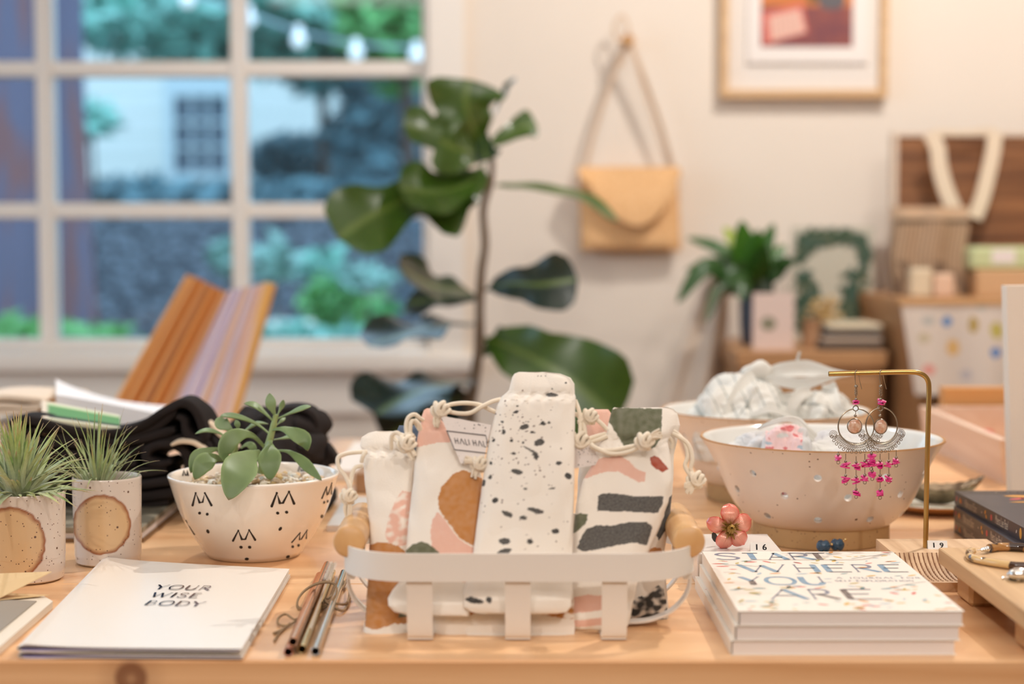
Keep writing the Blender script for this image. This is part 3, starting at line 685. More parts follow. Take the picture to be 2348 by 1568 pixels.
def fleaf(name, pts, wpx, Ys, hint, parent, mat, th=.0013, prof=None, colA=(120, 148, 86), colB=(88, 122, 72), tipc=None, cup=.18, n=16, seg=14):
    """closed lens-section leaf; pts in photo px with depths Ys, hint = leaf normal"""
    P = [A(x, y, Y) for (x, y), Y in zip(pts, Ys)]; C = spline(P, seg); m = len(C); hint = Vector(hint).normalized(); rings = []; cols = []
    ca_, cb_ = lin(colA), lin(colB); tc_ = lin(tipc) if tipc else cb_
    prof = prof or [(0, .22), (.15, .26), (.32, .50), (.47, .86), (.58, 1), (.68, .96), (.80, .72), (.91, .36), (1, .0)]
    for i, c in enumerate(C):
        t = i/(m-1); d = (C[min(i+1, m-1)] - C[max(i-1, 0)]).normalized(); wv = d.cross(hint)
        wv = wv.normalized() if wv.length > .05 else Vector((1, 0, 0)); nn = wv.cross(d).normalized()
        wpx_ = wpx*tab(prof, t)[0]/2; hw = wpx_*c.y/FP; tt = th*(.35 + .65*min(1, (1-t)*3))*min(1, .3 + hw/.004); ring = []
        for k in range(n):
            a = 2*pi*k/n; x_ = cos(a); y_ = sin(a)
            ring.append(c + wv*hw*x_ + nn*(tt*y_ + cup*hw*x_*x_)); f = abs(x_)**6
            cc = tuple(lerp(lerp(ca_[j], cb_[j], t), ca_[j]*1.35, .5*f) for j in range(3))
            if t > .93: cc = tuple(lerp(cc[j], tc_[j], (t-.93)/.07) for j in range(3))
            cols.append(cc)
        rings.append(ring)
    mb = MB().loft(rings, 0, True, True, cols); return mb.build(name, mat, parent, ang=70)
mb = MB(); mb.tube([A(598, 1085, 1.487), A(606, 1045, 1.486), A(617, 1012, 1.485), A(626, 980, 1.485), A(633, 950, 1.485)], [.0034, .0032, .003, .0028, .0024], 12, sm=5)
mb.build('stem', m_sstem, su)
MB().tube([A(540, 1090, 1.497), A(535, 1060, 1.495), A(542, 1010, 1.49), A(546, 985, 1.488)], [.003, .0028, .0024, .002], 10, sm=4).build('stem', m_sstem, su)
CM = (0, -1, .25)
sl_ = [  # pts, width px, depths, normal hint
 ([(632,955),(622,930),(618,901)], 25, [1.485,1.482,1.484], (.2,-1,.1), 1),
 ([(637,950),(645,932),(650,916)], 14, [1.486,1.489,1.488], (.5,-1,0), 1),
 ([(628,967),(605,945),(582,929),(559,925)], 22, [1.485,1.482,1.478,1.474], (.4,-.7,1), 1),
 ([(636,960),(668,946),(695,936),(714,932)], 20, [1.485,1.48,1.476,1.472], (-.3,-.6,1), 1),
 ([(618,995),(588,972),(548,957),(520,953),(504,956)], 26, [1.486,1.489,1.49,1.49,1.488], (.3,-.35,1), 0),
 ([(605,1024),(580,1000),(552,996),(525,1012),(514,1040),(522,1058)], 42, [1.483,1.472,1.462,1.456,1.452,1.452], (.55,-1,.6), 0),
 ([(625,985),(650,984),(678,996),(700,1012),(706,1034)], 40, [1.484,1.476,1.468,1.464,1.462], (-.5,-.6,1), 0),
 ([(619,1012),(617,1030),(619,1060),(620,1102)], 56, [1.48,1.462,1.452,1.447], CM, 0),
 ([(597,1038),(570,1050),(543,1088),(524,1147)], 82, [1.476,1.442,1.408,1.394], (.28,-1,.42), 0),
 ([(636,1033),(662,1036),(690,1055),(715,1080),(738,1102)], 27, [1.482,1.472,1.46,1.45,1.444], (-.45,-.5,1), 0),
 ([(512,1028),(478,1034),(450,1052),(437,1085)], 34, [1.482,1.474,1.468,1.462], (.5,-.75,.7), 0),
 ([(520,1058),(490,1050),(464,1066),(446,1100)], 46, [1.470,1.456,1.446,1.440], (.5,-1,.7), 0),
 ([(524,1004),(500,992),(472,987),(447,995)], 18, [1.488,1.486,1.484,1.482], (.1,-.4,1), 1),
 ([(538,996),(522,980),(507,968),(504,955)], 34, [1.492,1.492,1.494,1.496], (.3,-1,.2), 1),
 ([(552,995),(570,982),(592,970),(616,972)], 17, [1.495,1.50,1.505,1.51], (-.3,-.5,1), 1),
 ([(628,1008),(648,1005),(668,1002),(682,1006)], 15, [1.49,1.498,1.504,1.508], (-.1,-.5,1), 1),
 ([(634,975),(645,965),(655,957)], 9, [1.487,1.492,1.498], (.3,-1,.4), 1),
 ([(552,1028),(565,1020),(578,1024),(588,1034)], 20, [1.498,1.50,1.502,1.504], (0,-1,.6), 1),
 ([(545,988),(545,975),(540,962)], 14, [1.49,1.487,1.486], CM, 1),
 ([(540,1040),(556,1052),(552,1072),(545,1085)], 26, [1.492,1.486,1.482,1.48], (.2,-1,.5), 1)]
for pts, w_, Ys_, h_, k_ in sl_:
    A_, B_ = ((138, 160, 112), (118, 142, 98)) if k_ else ((124, 144, 90), (94, 118, 72))
    fleaf('leaf', pts, w_, Ys_, h_, su, m_succ, colA=A_, colB=B_, tipc=(120, 96, 60))

# ------------------------------------------------------------------ metal straws tied with twine
m_cop = pm('copper_metal', (236, 176, 138), .2, metal=1); m_gld = pm('gold_metal', (236, 208, 150), .2, metal=1); m_slv = pm('steel_metal', (232, 228, 222), .2, metal=1); m_ros = pm('rose_metal', (232, 164, 142), .2, metal=1)
m_bore_shade = pm('straw_bore_shade', (14, 12, 12), .6)  # near-black disc paints the shade inside the tube ends
def straw(p0, p1, mat, label, r=.0031, end=None):
    a, b = Vector(p0), Vector(p1); d = (b-a).normalized(); u = d.orthogonal().normalized(); v = d.cross(u); mb = MB()
    def ring(c, rr): return [c + (u*cos(2*pi*k/24) + v*sin(2*pi*k/24))*rr for k in range(24)]
    mb.loft([ring(a + d*.012, r*.80), ring(a, r*.80), ring(a - d*.0003, r*.9), ring(a, r), ring(b, r), ring(b + d*.0003, r*.9), ring(b, r*.8), ring(b - d*.012, r*.8)], 0, cap=False)
    for c, s_ in ((a + d*.010, 1), (b - d*.010, 1)): mb.add(ring(c, r*.81), [tuple(range(24))], 1)
    return tag(mb.build('drinking_straw', [mat, m_bore_shade]), label, 'straw', 'metal drinking straws tied with twine')
r_ = .0032
def gp(px, Y, z): return Vector(((px-1174)*Y/FP, Y, z))
straw(gp(654, 1.120, T+.0033), gp(728, 1.375, T+.0033), m_ros, 'rose-copper straw, bottom left of the tied bundle')
straw(gp(686, 1.128, T+.0033), gp(757, 1.39, T+.0033), m_gld, 'gold straw, bottom middle of the tied bundle')
straw(gp(717, 1.122, T+.0033), gp(784, 1.385, T+.0033), m_slv, 'silver steel straw, right of the tied bundle')
straw(gp(665, 1.124, T+.0092), gp(746, 1.39, T+.0092), m_cop, 'copper straw lying on top of the tied bundle')
br = thing('straw_brush', gp(762, 1.33, T+.011), 'little bristle brush with twisted wire lying on the straws', 'brush')
MB().tube([gp(706, 1.16, T+.0092), gp(757, 1.375, T+.0115)], .0011, 8).build('wire_handle', m_slv, br)
rn = random.Random(9); mb = MB()
for i in range(3000):
    t = rn.random(); c = gp(lerp(744, 760, t), lerp(1.32, 1.388, t), T+.0112); a = rn.random()*2*pi; L_ = .0042*rn.uniform(.8, 1.1)
    d = Vector((cos(a), rn.uniform(-.2, .2), sin(a)*.8)); mb.add([c - Vector((0, .00016, 0)), c + Vector((0, .00016, 0)), c + d*L_], [(0, 1, 2)])
mb.build('bristles', pm('bristle_white', (236, 226, 214), .4), br)
m_tw = pm('twine', (152, 124, 92), .8, bump=.4, bscale=900)
tw = MB(); zc = T+.0065
loop = []
for k in range(20):
    a = 2*pi*k/20; loop.append(gp(722, 1.275, zc) + Vector((cos(a)*.0145, .012*sin(a) + .004*cos(a), max(-.0055, sin(a+.4)*.0088+.001))))
tw.tube(loop, .0008, 6, sm=3, closed=True)
tw.tube([p + Vector((.0004, -.004 + .001*sin(i), .0002)) for i, p in enumerate(loop)], .0008, 6, sm=3, closed=True)
tw.tube([gp(700, 1.262, T+.004), G(680, 1420, T+.003), G(655, 1408, T+.005), G(638, 1418, T+.004), G(640, 1432, T+.002), G(665, 1432, T+.002), gp(695, 1.24, T+.003)], .0009, 6, sm=6)
tw.tube([G(665, 1430, T+.002), G(645, 1445, T+.0012), G(628, 1452, T+.0012)], .0011, 6, sm=4)
tw.tube([G(660, 1433, T+.002), G(640, 1452, T+.0012), G(629, 1470, T+.0012)], .0009, 6, sm=4)
tw.tube([gp(738, 1.27, T+.006), G(792, 1385, T+.003), G(802, 1350, T+.005), G(795, 1330, T+.004), G(785, 1348, T+.003), gp(742, 1.28, T+.004)], .0010, 6, sm=6)
tw.tube([gp(738, 1.268, T+.006), G(785, 1400, T+.002), G(802, 1372, T+.0012)], .0010, 6, sm=5)
tag(tw.build('twine_bow', m_tw), 'brown twine tied in a bow around the metal straws', 'twine')
# ------------------------------------------------------------------ white wire basket with wooden handles
m_wm = pm('white_metal', (236, 228, 218), .42); m_hand = wood('handle_wood', (226, 180, 124), (208, 156, 100), 'y', 1.6, .35, bands=5)
bk = thing('metal_basket', (.005, 1.24, T), 'white metal strap basket with wooden handles holding patterned pouches', 'basket')
bx, by, hx_, hy_, cr_ = .005, 1.241, .1245, .085, .050
def rrect(hx, hy, r, n=10):
    out = []
    for sx, sy, a0 in ((1, 1, 0), (-1, 1, pi/2), (-1, -1, pi), (1, -1, 3*pi/2)):
        for k in range(n+1): a = a0 + pi/2*k/n; out.append((bx + sx*(hx-r) + r*cos(a), by + sy*(hy-r) + r*sin(a)))
    return out
o1 = rrect(hx_, hy_, cr_); i1 = rrect(hx_-.0016, hy_-.0016, cr_-.0016); z0, z1 = .8030, .8225
mb = MB(); n = len(o1)
vs = [Vector((x, y, z)) for L_, z in ((o1, z0), (o1, z1), (i1, z1), (i1, z0)) for x, y in L_]
mb.add(vs, [(a*n+k, a*n+(k+1) % n, ((a+1) % 4)*n+(k+1) % n, ((a+1) % 4)*n+k) for a in range(4) for k in range(n)])
mb.build('rim_band', m_wm, bk, ang=50)
def strap(path, wdir, w_, name='strap'):
    P = spline(path, 6); th = .0014; mb = MB(); rings = []; wv = Vector(wdir)
    for i, p in enumerate(P):
        d = (P[min(i+1, len(P)-1)] - P[max(i-1, 0)]).normalized(); nn = d.cross(wv).normalized()
        rings.append([p + wv*w_/2 + nn*th/2, p - wv*w_/2 + nn*th/2, p - wv*w_/2 - nn*th/2, p + wv*w_/2 - nn*th/2])
    mb.loft(rings); mb.build(name, m_wm, bk, ang=40)
for x in (-.0635, .0040, .0705):
    yf, yb = by-hy_+.0026, by+hy_-.0026
    strap([(x, yf, .809), (x, yf+.0025, .79), (x, yf+.005, .768), (x, yf+.0075, .7625), (x, yf+.015, .7612), (x, by, .7612), (x, yb-.015, .7612), (x, yb-.0075, .7625), (x, yb-.005, .768), (x, yb-.0025, .79), (x, yb, .809)], (1, 0, 0), .0175)
for y in (1.212, 1.278):
    xl, xr = bx-hx_+.0026, bx+hx_-.0026
    strap([(xl, y, .809), (xl-.0005, y, .79), (xl+.006, y, .777), (xl+.020, y, .767), (xl+.045, y, .7627), (bx, y, .7627), (xr-.045, y, .7627), (xr-.020, y, .767), (xr-.006, y, .777), (xr+.0005, y, .79), (xr, y, .809)], (0, 1, 0), .011)
for sx in (-1, 1):
    x = bx + sx*(hx_-.005); mb = MB(); rings = []
    prof = [(0, .0001), (.0004, .0098), (.0016, .0112), (.006, .0114), (.055, .0116), (.104, .0114), (.1084, .0112), (.1096, .0098), (.11, .0001)]
    for t, rr in prof: rings.append([Vector((x + rr*cos(2*pi*k/28), 1.186 + t, .8250 + rr*sin(2*pi*k/28))) for k in range(28)])
    mb.loft(rings); mb.build('handle', m_hand, bk, ang=50)
    mb = MB(); mb.box((x-.003, 1.196, .797), (x+.003, 1.202, .822)); mb.box((x-.003, 1.282, .797), (x+.003, 1.288, .822)); mb.build('bracket', m_wm, bk)

# ------------------------------------------------------------------ cotton pouches
m_cloth = pm('cotton_print', (236, 226, 212), .85, attr=True, bump=.35, bscale=1400, sheen=.15)
m_cord = pm('cotton_cord', (242, 228, 206), .85, bump=.5, bscale=1500, sheen=.2)
CREAM = (238, 228, 215); OCH = (188, 126, 66); PINK = (228, 180, 160); GRN = (96, 98, 72); CHAR = (66, 64, 62); RUST = (164, 72, 48)
def pouch(rows, Yb, Yt, th, shapes, label, seed, res=(280, 120), gather=None, bowb=0, name='cotton_pouch', seam=True, ncol=CREAM):
    """rows: (py, xl, xr) top to bottom; shapes: list of (poly px, colour, texture)"""
    y0, y1 = rows[0][0], rows[-1][0]; nv, nu = res; rings = []; cols = []; cpts = []
    base = lin(ncol); sh = [(poly, lin(c), tx, (min(p[0] for p in poly), max(p[0] for p in poly), min(p[1] for p in poly), max(p[1] for p in poly))) for poly, c, tx in shapes]
    for i in range(nv + 1):
        t = i/nv; te = t; py = lerp(y0, y1, te); xl, xr = tab(rows, py); Y = lerp(Yt, Yb, te)
        a, b = A(xl, py, Y), A(xr, py, Y); c = (a+b)/2; hw = (b-a).length/2
        edge = min(1, (t*9)**.6, ((1-t)*16)**.5) if t > 0 and t < 1 else .02
        tt = th*edge*(.55 + .45*sin(pi*min(1, t*1.15)))
        if gather: 
            g = math.exp(-((py-gather)/12)**2); tt *= 1 - .35*g
        ring = []
        for k in range(2*nu):
            an = 2*pi*k/(2*nu) ; cx_ = cos(an); sy_ = sin(an)
            u = math.copysign(abs(cx_)**.8, cx_); v = math.copysign(abs(sy_)**.75, sy_)
            p = c + Vector((hw*u, -tt*v, 0))
            q = Vector((p.x*26 + seed*3, p.z*26, v*1.0)); f = abs(v)**.5
            if gather and v > 0:
                e_ = py - gather - 5*noise.noise(Vector((u*5, seed, 0))); tt_ = .0016*min(1, max(0, e_/3)); p.y -= tt_*v**.5
                if -5 < e_ < 12: p.y += .0007*sin(u*hw*700 + seed)*v
            wr = .0011*abs(noise.noise(q*1.7 + Vector((7, 0, 0)))) + .0020*noise.noise(q) + .0011*noise.noise(q*2.6)
            if gather: wr += .0008*sin(u*hw*620 + 5*noise.noise(Vector((u*3, seed, py*.03))))*math.exp(-((py-gather-8)/22)**2)*(.5+noise.noise(Vector((u*5, py*.05, seed))))
            p = p + Vector((0, -math.copysign(1, v)*wr*f, 0)) + Vector((.0004*noise.noise(Vector((p.z*90, seed, u))), 0, 0))
            ring.append(p); px_, py_ = proj(Vector((p.x, Y, p.z)))
            px_ += 1.6*noise.noise(Vector((px_/7, py_/7, 1))); py_ += 1.6*noise.noise(Vector((px_/7, py_/7, 5))); col = base
            for poly, cc, tx, bb in sh:
                if v > -.15 and bb[0] <= px_ <= bb[1] and bb[2] <= py_ <= bb[3] and pin(px_, py_, poly):
                    f2 = 1
                    if tx == 'dry': f2 = min(1, max(.08, .80 + 1.9*noise.noise(Vector((px_/17, py_/13, seed)))))
                    elif tx == 'spk': f2 = .93 + .09*noise.noise(Vector((px_/3.5, py_/3.5, seed)))
                    else: f2 = .96 + .08*noise.noise(Vector((px_/12, py_/12, seed)))
                    col = tuple(lerp(base[j], cc[j], min(f2, 1)) for j in range(3))
            cols.append(col)
        rings.append(ring)
    mb = MB().loft(rings, 0, True, True, cols)
    root = thing(name, ((A(sum(rows[-1][1:])/2, y1, Yb)).x, Yb, A(0, y1, Yb).z), label, 'pouch', 'printed cotton pouches in the basket')
    mb.build('pouch_body', m_cloth, root, ang=80); return root
def cord(root, paths, r=.0016, knots=(), frays=()):
    mb = MB()
    for pts in paths: mb.tube([A(x, y, Y) for x, y, Y in pts], r, 10, sm=6)
    for x, y, Y, s in knots:
        c = A(x, y, Y)
        for k in range(3):
            M = Matrix.Rotation(.5 + k*1.1, 3, (0, 1, .3)); L_ = [c + M @ Vector((cos(2*pi*j/10)*.0042*s, sin(2*pi*j/10)*.0030*s, cos(2*pi*j/10*2+k)*.0022*s)) for j in range(10)]
            mb.tube(L_, r*.95*s**.5, 8, sm=3, closed=True)
    for x0, y0, x1, y1, Y, w_ in frays:
        rn = random.Random(int(x0*y0)); a = A(x0, y0, Y); b = A(x1, y1, Y); sd = (b-a).cross(Vector((0, 1, 0))).normalized()
        for k in range(14):
            o = rn.uniform(-1, 1)*w_*Y/FP; q = rn.uniform(-1, 1)*w_*.6*Y/FP
            mb.tube([a, a.lerp(b, .5) + sd*o + Vector((0, q, 0)), b + sd*o*rn.uniform(.3, 1.2) + Vector((0, q, rn.uniform(-.003, .001)))], .0009, 5, sm=3)
    mb.build('drawstring', m_cord, root)
# back pouches first
p = pouch([(938,1345,1395),(955,1340,1405),(1000,1335,1420),(1100,1325,1430),(1300,1320,1440),(1430,1322,1442)], 1.262, 1.292, .010, [([(1330,930),(1420,930),(1425,1010),(1330,1010)],PINK,0), ([(1318,1345),(1402,1338),(1402,1445),(1318,1448)],PINK,0)], 'mostly hidden pouch with pink top, behind the right-hand pouches', 31, (60, 40))
p = pouch([(975,915,985),(1000,905,1000),(1100,900,1000),(1300,900,1000),(1430,905,1000)], 1.262, 1.292, .010, [([(900,960),(985,960),(985,1030),(900,1030)],(70,88,112),0)], 'mostly hidden pouch with dark blue patch behind the left pouches', 32, (50, 40))
# far right pouch
p7 = pouch([(945,1500,1552),(975,1485,1560),(1040,1470,1545),(1100,1468,1543),(1200,1460,1535),(1260,1450,1523),(1330,1445,1527),(1400,1436,1533),(1425,1434,1532),(1436,1438,1520)], 1.232, 1.285, .010,
   [([(1528,1140),(1541,1130),(1536,1190),(1508,1235),(1500,1215),(1520,1180)],CHAR,0), ([(1478,1275),(1484,1256),(1498,1248),(1513,1252),(1520,1275),(1520,1290),(1478,1290)],OCH,0),
    ([(1444,1378),(1462,1364),(1478,1362),(1492,1345),(1508,1337),(1520,1346),(1528,1380),(1532,1410),(1522,1424),(1508,1424),(1470,1425),(1445,1434)],CHAR,'dry')], 'white pouch with charcoal brush marks at the far right of the basket', 7)
cord(p7, [[(1528,985,1.272),(1552,993,1.266),(1570,1015,1.262),(1577,1045,1.26),(1571,1068,1.26),(1584,1092,1.258)], [(1530,990,1.268),(1562,1004,1.262),(1580,1022,1.26),(1588,1052,1.258),(1584,1075,1.258),(1592,1092,1.258)], [(1530,1000,1.262),(1541,1012,1.262),(1540,1028,1.262)]], knots=[(1596,1100,1.258,1.35)], frays=[(1594,1108,1570,1110,1.256,5), (1592,1110,1574,1122,1.256,5), (1590,1112,1584,1126,1.256,4)])
# leftmost pouch
p1 = pouch([(988,862,895),(992,845,925),(1003,829,940),(1022,826,948),(1036,834,950),(1060,834,948),(1100,836,944),(1200,848,940),(1300,846,935),(1400,839,933),(1440,834,935),(1470,834,936),(1478,842,925)], 1.188, 1.270, .0115,
   [([(912,1135),(925,1120),(948,1128),(945,1245),(900,1245),(886,1220),(893,1180)],PINK,'dry'), ([(842,1262),(850,1244),(868,1236),(890,1235),(915,1243),(930,1258),(940,1300),(940,1428),(905,1424),(890,1430),(862,1438),(838,1432)],OCH,0), ([(920,1380),(940,1378),(940,1412),(915,1410)],GRN,0)], 'leftmost pouch, plain white with ochre base and pink stripe', 1, gather=1032)
cord(p1, [[(842,1036,1.252),(815,1037,1.25),(790,1041,1.248),(775,1050,1.246),(777,1072,1.244),(792,1092,1.242),(801,1112,1.24),(806,1135,1.24)], [(830,1068,1.250),(815,1072,1.246),(807,1088,1.244),(804,1105,1.242),(800,1135,1.24)],
          [(838,1036,1.246),(832,1046,1.244),(829,1060,1.245)], [(897,1030,1.25),(898,1000,1.246),(910,992,1.244),(922,1002,1.242),(926,1018,1.24)], [(900,1000,1.25),(908,1010,1.245),(925,1022,1.24)]], knots=[(799,1138,1.24,1.2), (932,1018,1.238,1.35)], frays=[(799,1143,797,1182,1.24,10), (934,1022,948,1048,1.238,10)])
# pouches lying in the basket bottom
pouch([(1300,985,1062),(1345,975,1078),(1385,958,1100),(1420,955,1112),(1445,975,1122),(1465,1030,1124),(1482,1075,1115)], 1.184, 1.205, .0075, [], 'plain white pouch corner poking out at the basket bottom', 12, (60, 60))
pouch([(1340,1085,1319),(1378,1068,1319),(1395,1062,1319),(1415,1060,1319),(1440,1063,1318),(1455,1068,1316),(1464,1085,1300)], 1.183, 1.20, .008, [([(1060,1372),(1320,1372),(1320,1418),(1290,1414),(1262,1408),(1215,1400),(1150,1404),(1100,1392),(1080,1408),(1064,1404)],OCH,'dry')], 'white pouch with ochre top edge under the ink-spatter pouch', 13, (60, 110))
# second pouch (pink top, ochre oval)
p2 = pouch([(936,978,988),(940,972,994),(955,967,1006),(975,963,1022),(1010,956,1062),(1060,951,1095),(1100,948,1106),(1200,936,1102),(1280,929,1095),(1330,918,1090),(1352,900,1086),(1372,889,1082),(1388,890,1080),(1402,905,1078),(1412,940,1074)], 1.176, 1.262, .0105,
   [([(940,930),(1020,930),(1060,1008),(1000,1012),(950,1025)],PINK,0), ([(1006,1135),(1013,1112),(1040,1082),(1062,1073),(1085,1082),(1110,1100),(1112,1180),(1096,1250),(1080,1245),(1055,1228),(1035,1200),(1018,1178),(1008,1160)],OCH,0),
    ([(988,1215),(992,1188),(1005,1168),(1014,1176),(1030,1198),(1052,1228),(1078,1248),(1098,1254),(1090,1330),(1062,1332),(1030,1320),(1003,1278),(992,1245)],PINK,0), ([(926,1282),(932,1258),(946,1245),(968,1236),(985,1241),(1003,1256),(1014,1270),(1016,1290),(1000,1310),(970,1330),(925,1330)],GRN,0)], 'pouch with ochre oval and pink top, left of the ink-spatter pouch', 2, res=(340, 150))
mb = MB(); tq = [A(x, y, 1.2395-(y-953)*.00012) for x, y in ((1010, 953), (1126, 974), (1106, 1072), (1056, 1062))]
m_tag = pm('tag_paper', (222, 210, 202), .28, bump=.0); m_tagink = pm('tag_ink', (62, 46, 44), .4)
mb.prism(tq, (0, .0006, 0)); O_ = tq[0]; U_ = (tq[1]-tq[0]); V_ = (tq[3]-tq[0]); nrm = V_.cross(U_).normalized()
if nrm.y > 0: nrm = -nrm
class TP:
    def __init__(s, f, off): s.f = f; s.o = off
    def __call__(s, u, v, k=1): return s.f(u, v) + Vector((0, -.0005*k, 0))
def tagmap(u, v):   # u,v in 0..1 on the tag quad, v down
    return tq[0].lerp(tq[1], u).lerp(tq[3].lerp(tq[2], u), v)
tp = TP(tagmap, 0); rn = random.Random(77)
for _ in range(110):
    u, v = rn.random(), rn.random(); 
    if .05 < u and .26 < v < .84: continue
    r0 = rn.choice([.004, .005, .006, .008, .012]); blob(mb, tp, ell(min(max(u, .02), .98), min(max(v, .04), .96), r0, r0*1.3, rn.random()*3, 7), 1)
def tpx(x, y, k=1): return A(x, y, 1.2395-(y-953)*.00012 - .0006*k)
ribbon(mb, tpx, [(1024,987.6),(1113.6,998),(1119,1017)], 2.2, 1); ribbon(mb, tpx, [(1024,987),(1042,1030.6),(1116,1039)], 2.2, 1)
x_ = 1043.5
for ch, w_ in (('H',7.5),('A',8.5),('L',4.3),('I',.8),(' ',.8),('H',7.5),('A',8.5),('L',4.3),('I',.8)):
    for pts, wt in GL[ch][1]:
        if ch == 'A' and pts == [(.14,.36),(.6,.36)]: continue
        q = []
        for a_, b_ in pts:
            X = x_ + (a_ - (.1 if ch == 'I' else .06))/max(.1, GL[ch][0]-.1)*w_; q.append((X - 3.2*b_ + 1.5, 1016.5 + (X-1043)*.115 - 13*b_))
        ribbon(mb, tpx, q, 1.6, 1)
    x_ += w_ + 3.9
mb.build('hang_tag', [m_tag, m_tagink], p2, smooth=False)
cord(p2, [[(972,965,1.256),(962,958,1.25),(950,950,1.248),(936,958,1.246),(931,978,1.245),(934,1000,1.244)], [(962,985,1.254),(950,966,1.248),(942,970,1.245),(940,1002,1.244)], [(966,990,1.25),(960,972,1.247),(950,962,1.246)]], knots=[(938,1003,1.244,.8)], frays=[])
# green topped pouch right
p6 = pouch([(934,1408,1530),(938,1404,1545),(950,1400,1554),(975,1394,1550),(995,1390,1540),(1012,1378,1530),(1035,1368,1535),(1070,1355,1540),(1100,1338,1541),(1150,1322,1532),(1200,1316,1515),(1260,1312,1490),(1300,1310,1468),(1400,1310,1448),(1430,1314,1442),(1442,1322,1430)], 1.188, 1.262, .0115,
   [([(1404,938),(1420,934),(1518,936),(1516,975),(1512,1005),(1500,1022),(1486,1026),(1428,1018),(1412,992),(1400,972),(1393,962)],GRN,0), ([(1488,1045),(1496,1040),(1508,1045),(1531,1071),(1517,1078),(1500,1070),(1489,1058)],RUST,0),
    ([(1355,1055),(1380,1046),(1420,1040),(1440,1052),(1460,1072),(1478,1078),(1476,1098),(1462,1100),(1440,1088),(1415,1075),(1390,1076),(1362,1085),(1340,1096),(1342,1075)],PINK,0),
    ([(1369,1132),(1378,1126),(1400,1124),(1450,1130),(1519,1133),(1517,1150),(1506,1171),(1440,1166),(1368,1165)],CHAR,'spk'), ([(1322,1252),(1332,1225),(1342,1208),(1362,1198),(1400,1198),(1440,1190),(1480,1190),(1494,1202),(1482,1245),(1472,1244),(1455,1237),(1430,1240),(1380,1250),(1335,1258)],CHAR,'spk'),
    ([(1308,1185),(1330,1172),(1347,1174),(1342,1195),(1322,1215),(1308,1225)],GRN,0), ([(1315,1275),(1330,1269),(1352,1276),(1340,1290),(1315,1290)],RUST,0), ([(1312,1366),(1345,1356),(1385,1360),(1400,1364),(1400,1388),(1360,1394),(1312,1402)],PINK,0), ([(1312,1420),(1400,1405),(1400,1425),(1312,1436)],PINK,0)], 'pouch with green top, rust petal and charcoal bars, right of centre', 6, res=(360, 160), gather=1008)
mb = MB(); t2 = [A(1318, 1010, 1.238), A(1352, 1020, 1.240), A(1385, 1063, 1.238), A(1316, 1074, 1.234)]
mb.prism(t2, (0, .0005, 0)); f2 = TP(lambda u, v: t2[0].lerp(t2[1], u).lerp(t2[3].lerp(t2[2], u), v), 0)
for _ in range(46): r0 = rn.choice([.008, .012, .018, .025]); blob(mb, f2, ell(rn.uniform(.04, .96), rn.uniform(.04, .96), r0, r0*.9, 0, 7), 1)
mb.build('hang_tag', [m_tag, m_tagink], p6, smooth=False)
cord(p6, [[(1355,1023,1.236),(1375,1032,1.234),(1410,1031,1.233),(1440,1025,1.232),(1465,1020,1.232)], [(1355,1018,1.236),(1365,1026,1.234),(1400,1040,1.232),(1440,1036,1.231),(1470,1022,1.231)], [(1352,1005,1.25),(1375,998,1.25),(1390,994,1.25)], [(1350,1015,1.25),(1372,1008,1.248),(1392,1000,1.247)], [(1346,955,1.25),(1362,958,1.25),(1380,972,1.25),(1392,985,1.25)]], knots=[(1478,1012,1.228,1.35), (1352,955,1.25,1.2)], frays=[(1484,1008,1516,992,1.226,9), (1347,958,1328,968,1.25,6)])
# centre pouch with ink spatters
rn = random.Random(21); sp = []
def el(x, y, a, b, an=0, tx=0): sp.append((ell(x, y, a, b, an, 12), (58, 56, 54), tx))
for d in ((1265,904,15,4.5,.05),(1241,862,1.5,1.5,0),(1250,861,1.5,1.5,0),(1297,876,2,2,0),(1265,890,2,2,0),(1186,928,3,2,0),(1183,941,7,3,-.2),(1152,964,4,3,0),(1202,975,11,6,-.35),(1245,967,6,5,0),(1258,966,4,3.5,-.4),(1155,986,5,6,0),(1221,987,6,3,0),(1212,963,2,2,0),(1236,1010,12,8,-.3),(1228,1040,6,10,-.3),(1178,1035,6,3,.2),(1280,1057,7,5,0),(1185,1076,14,6,.25),(1302,1087,9,7,.6),(1204,1114,5,3,.5),(1265,1114,8,2,-.2),(1136,1142,7,6,-.6),(1228,1164,19,6,.25),(1163,1172,13,6,.4),(1200,1181,8,5,.1),(1273,1213,9,6,.1),(1157,1235,13,8,0),(1215,1236,8,6,.2),(1155,1260,19,7,-.35),(1173,1006,4,4,0),(1199,1010,3,3,0),(1108,1105,5,9,.5),(1124,1090,4,6,.4),(1175,948,1.5,1.5,0),(1126,1058,3,4,0),(1132,1007,3,5,.6),(1120,1010,2,3,0)): el(*d, tx='spk' if d[2] > 9 else 0)
sp.append(([(1066,1372),(1078,1363),(1095,1366),(1112,1374),(1104,1380),(1080,1379)], (58,56,54), 0)); sp.append((ell(1122,1370,7,8,0,10), (58,56,54), 0)); sp.append(([(1198,1018),(1210,1022),(1222,1028),(1230,1036),(1226,1040),(1216,1030),(1204,1022)], (58, 56, 54), 'spk'))
for _ in range(170):
    x, y = (rn.gauss(1185, 45), rn.gauss(1000, 55)) if rn.random() < .5 else (rn.uniform(1100, 1312), rn.uniform(900, 1330)); r0 = rn.choice([1.1, 1.3, 1.5, 2.0]); sp.append((ell(x, y, r0, r0, 0, 6), (96, 66, 60), 0))
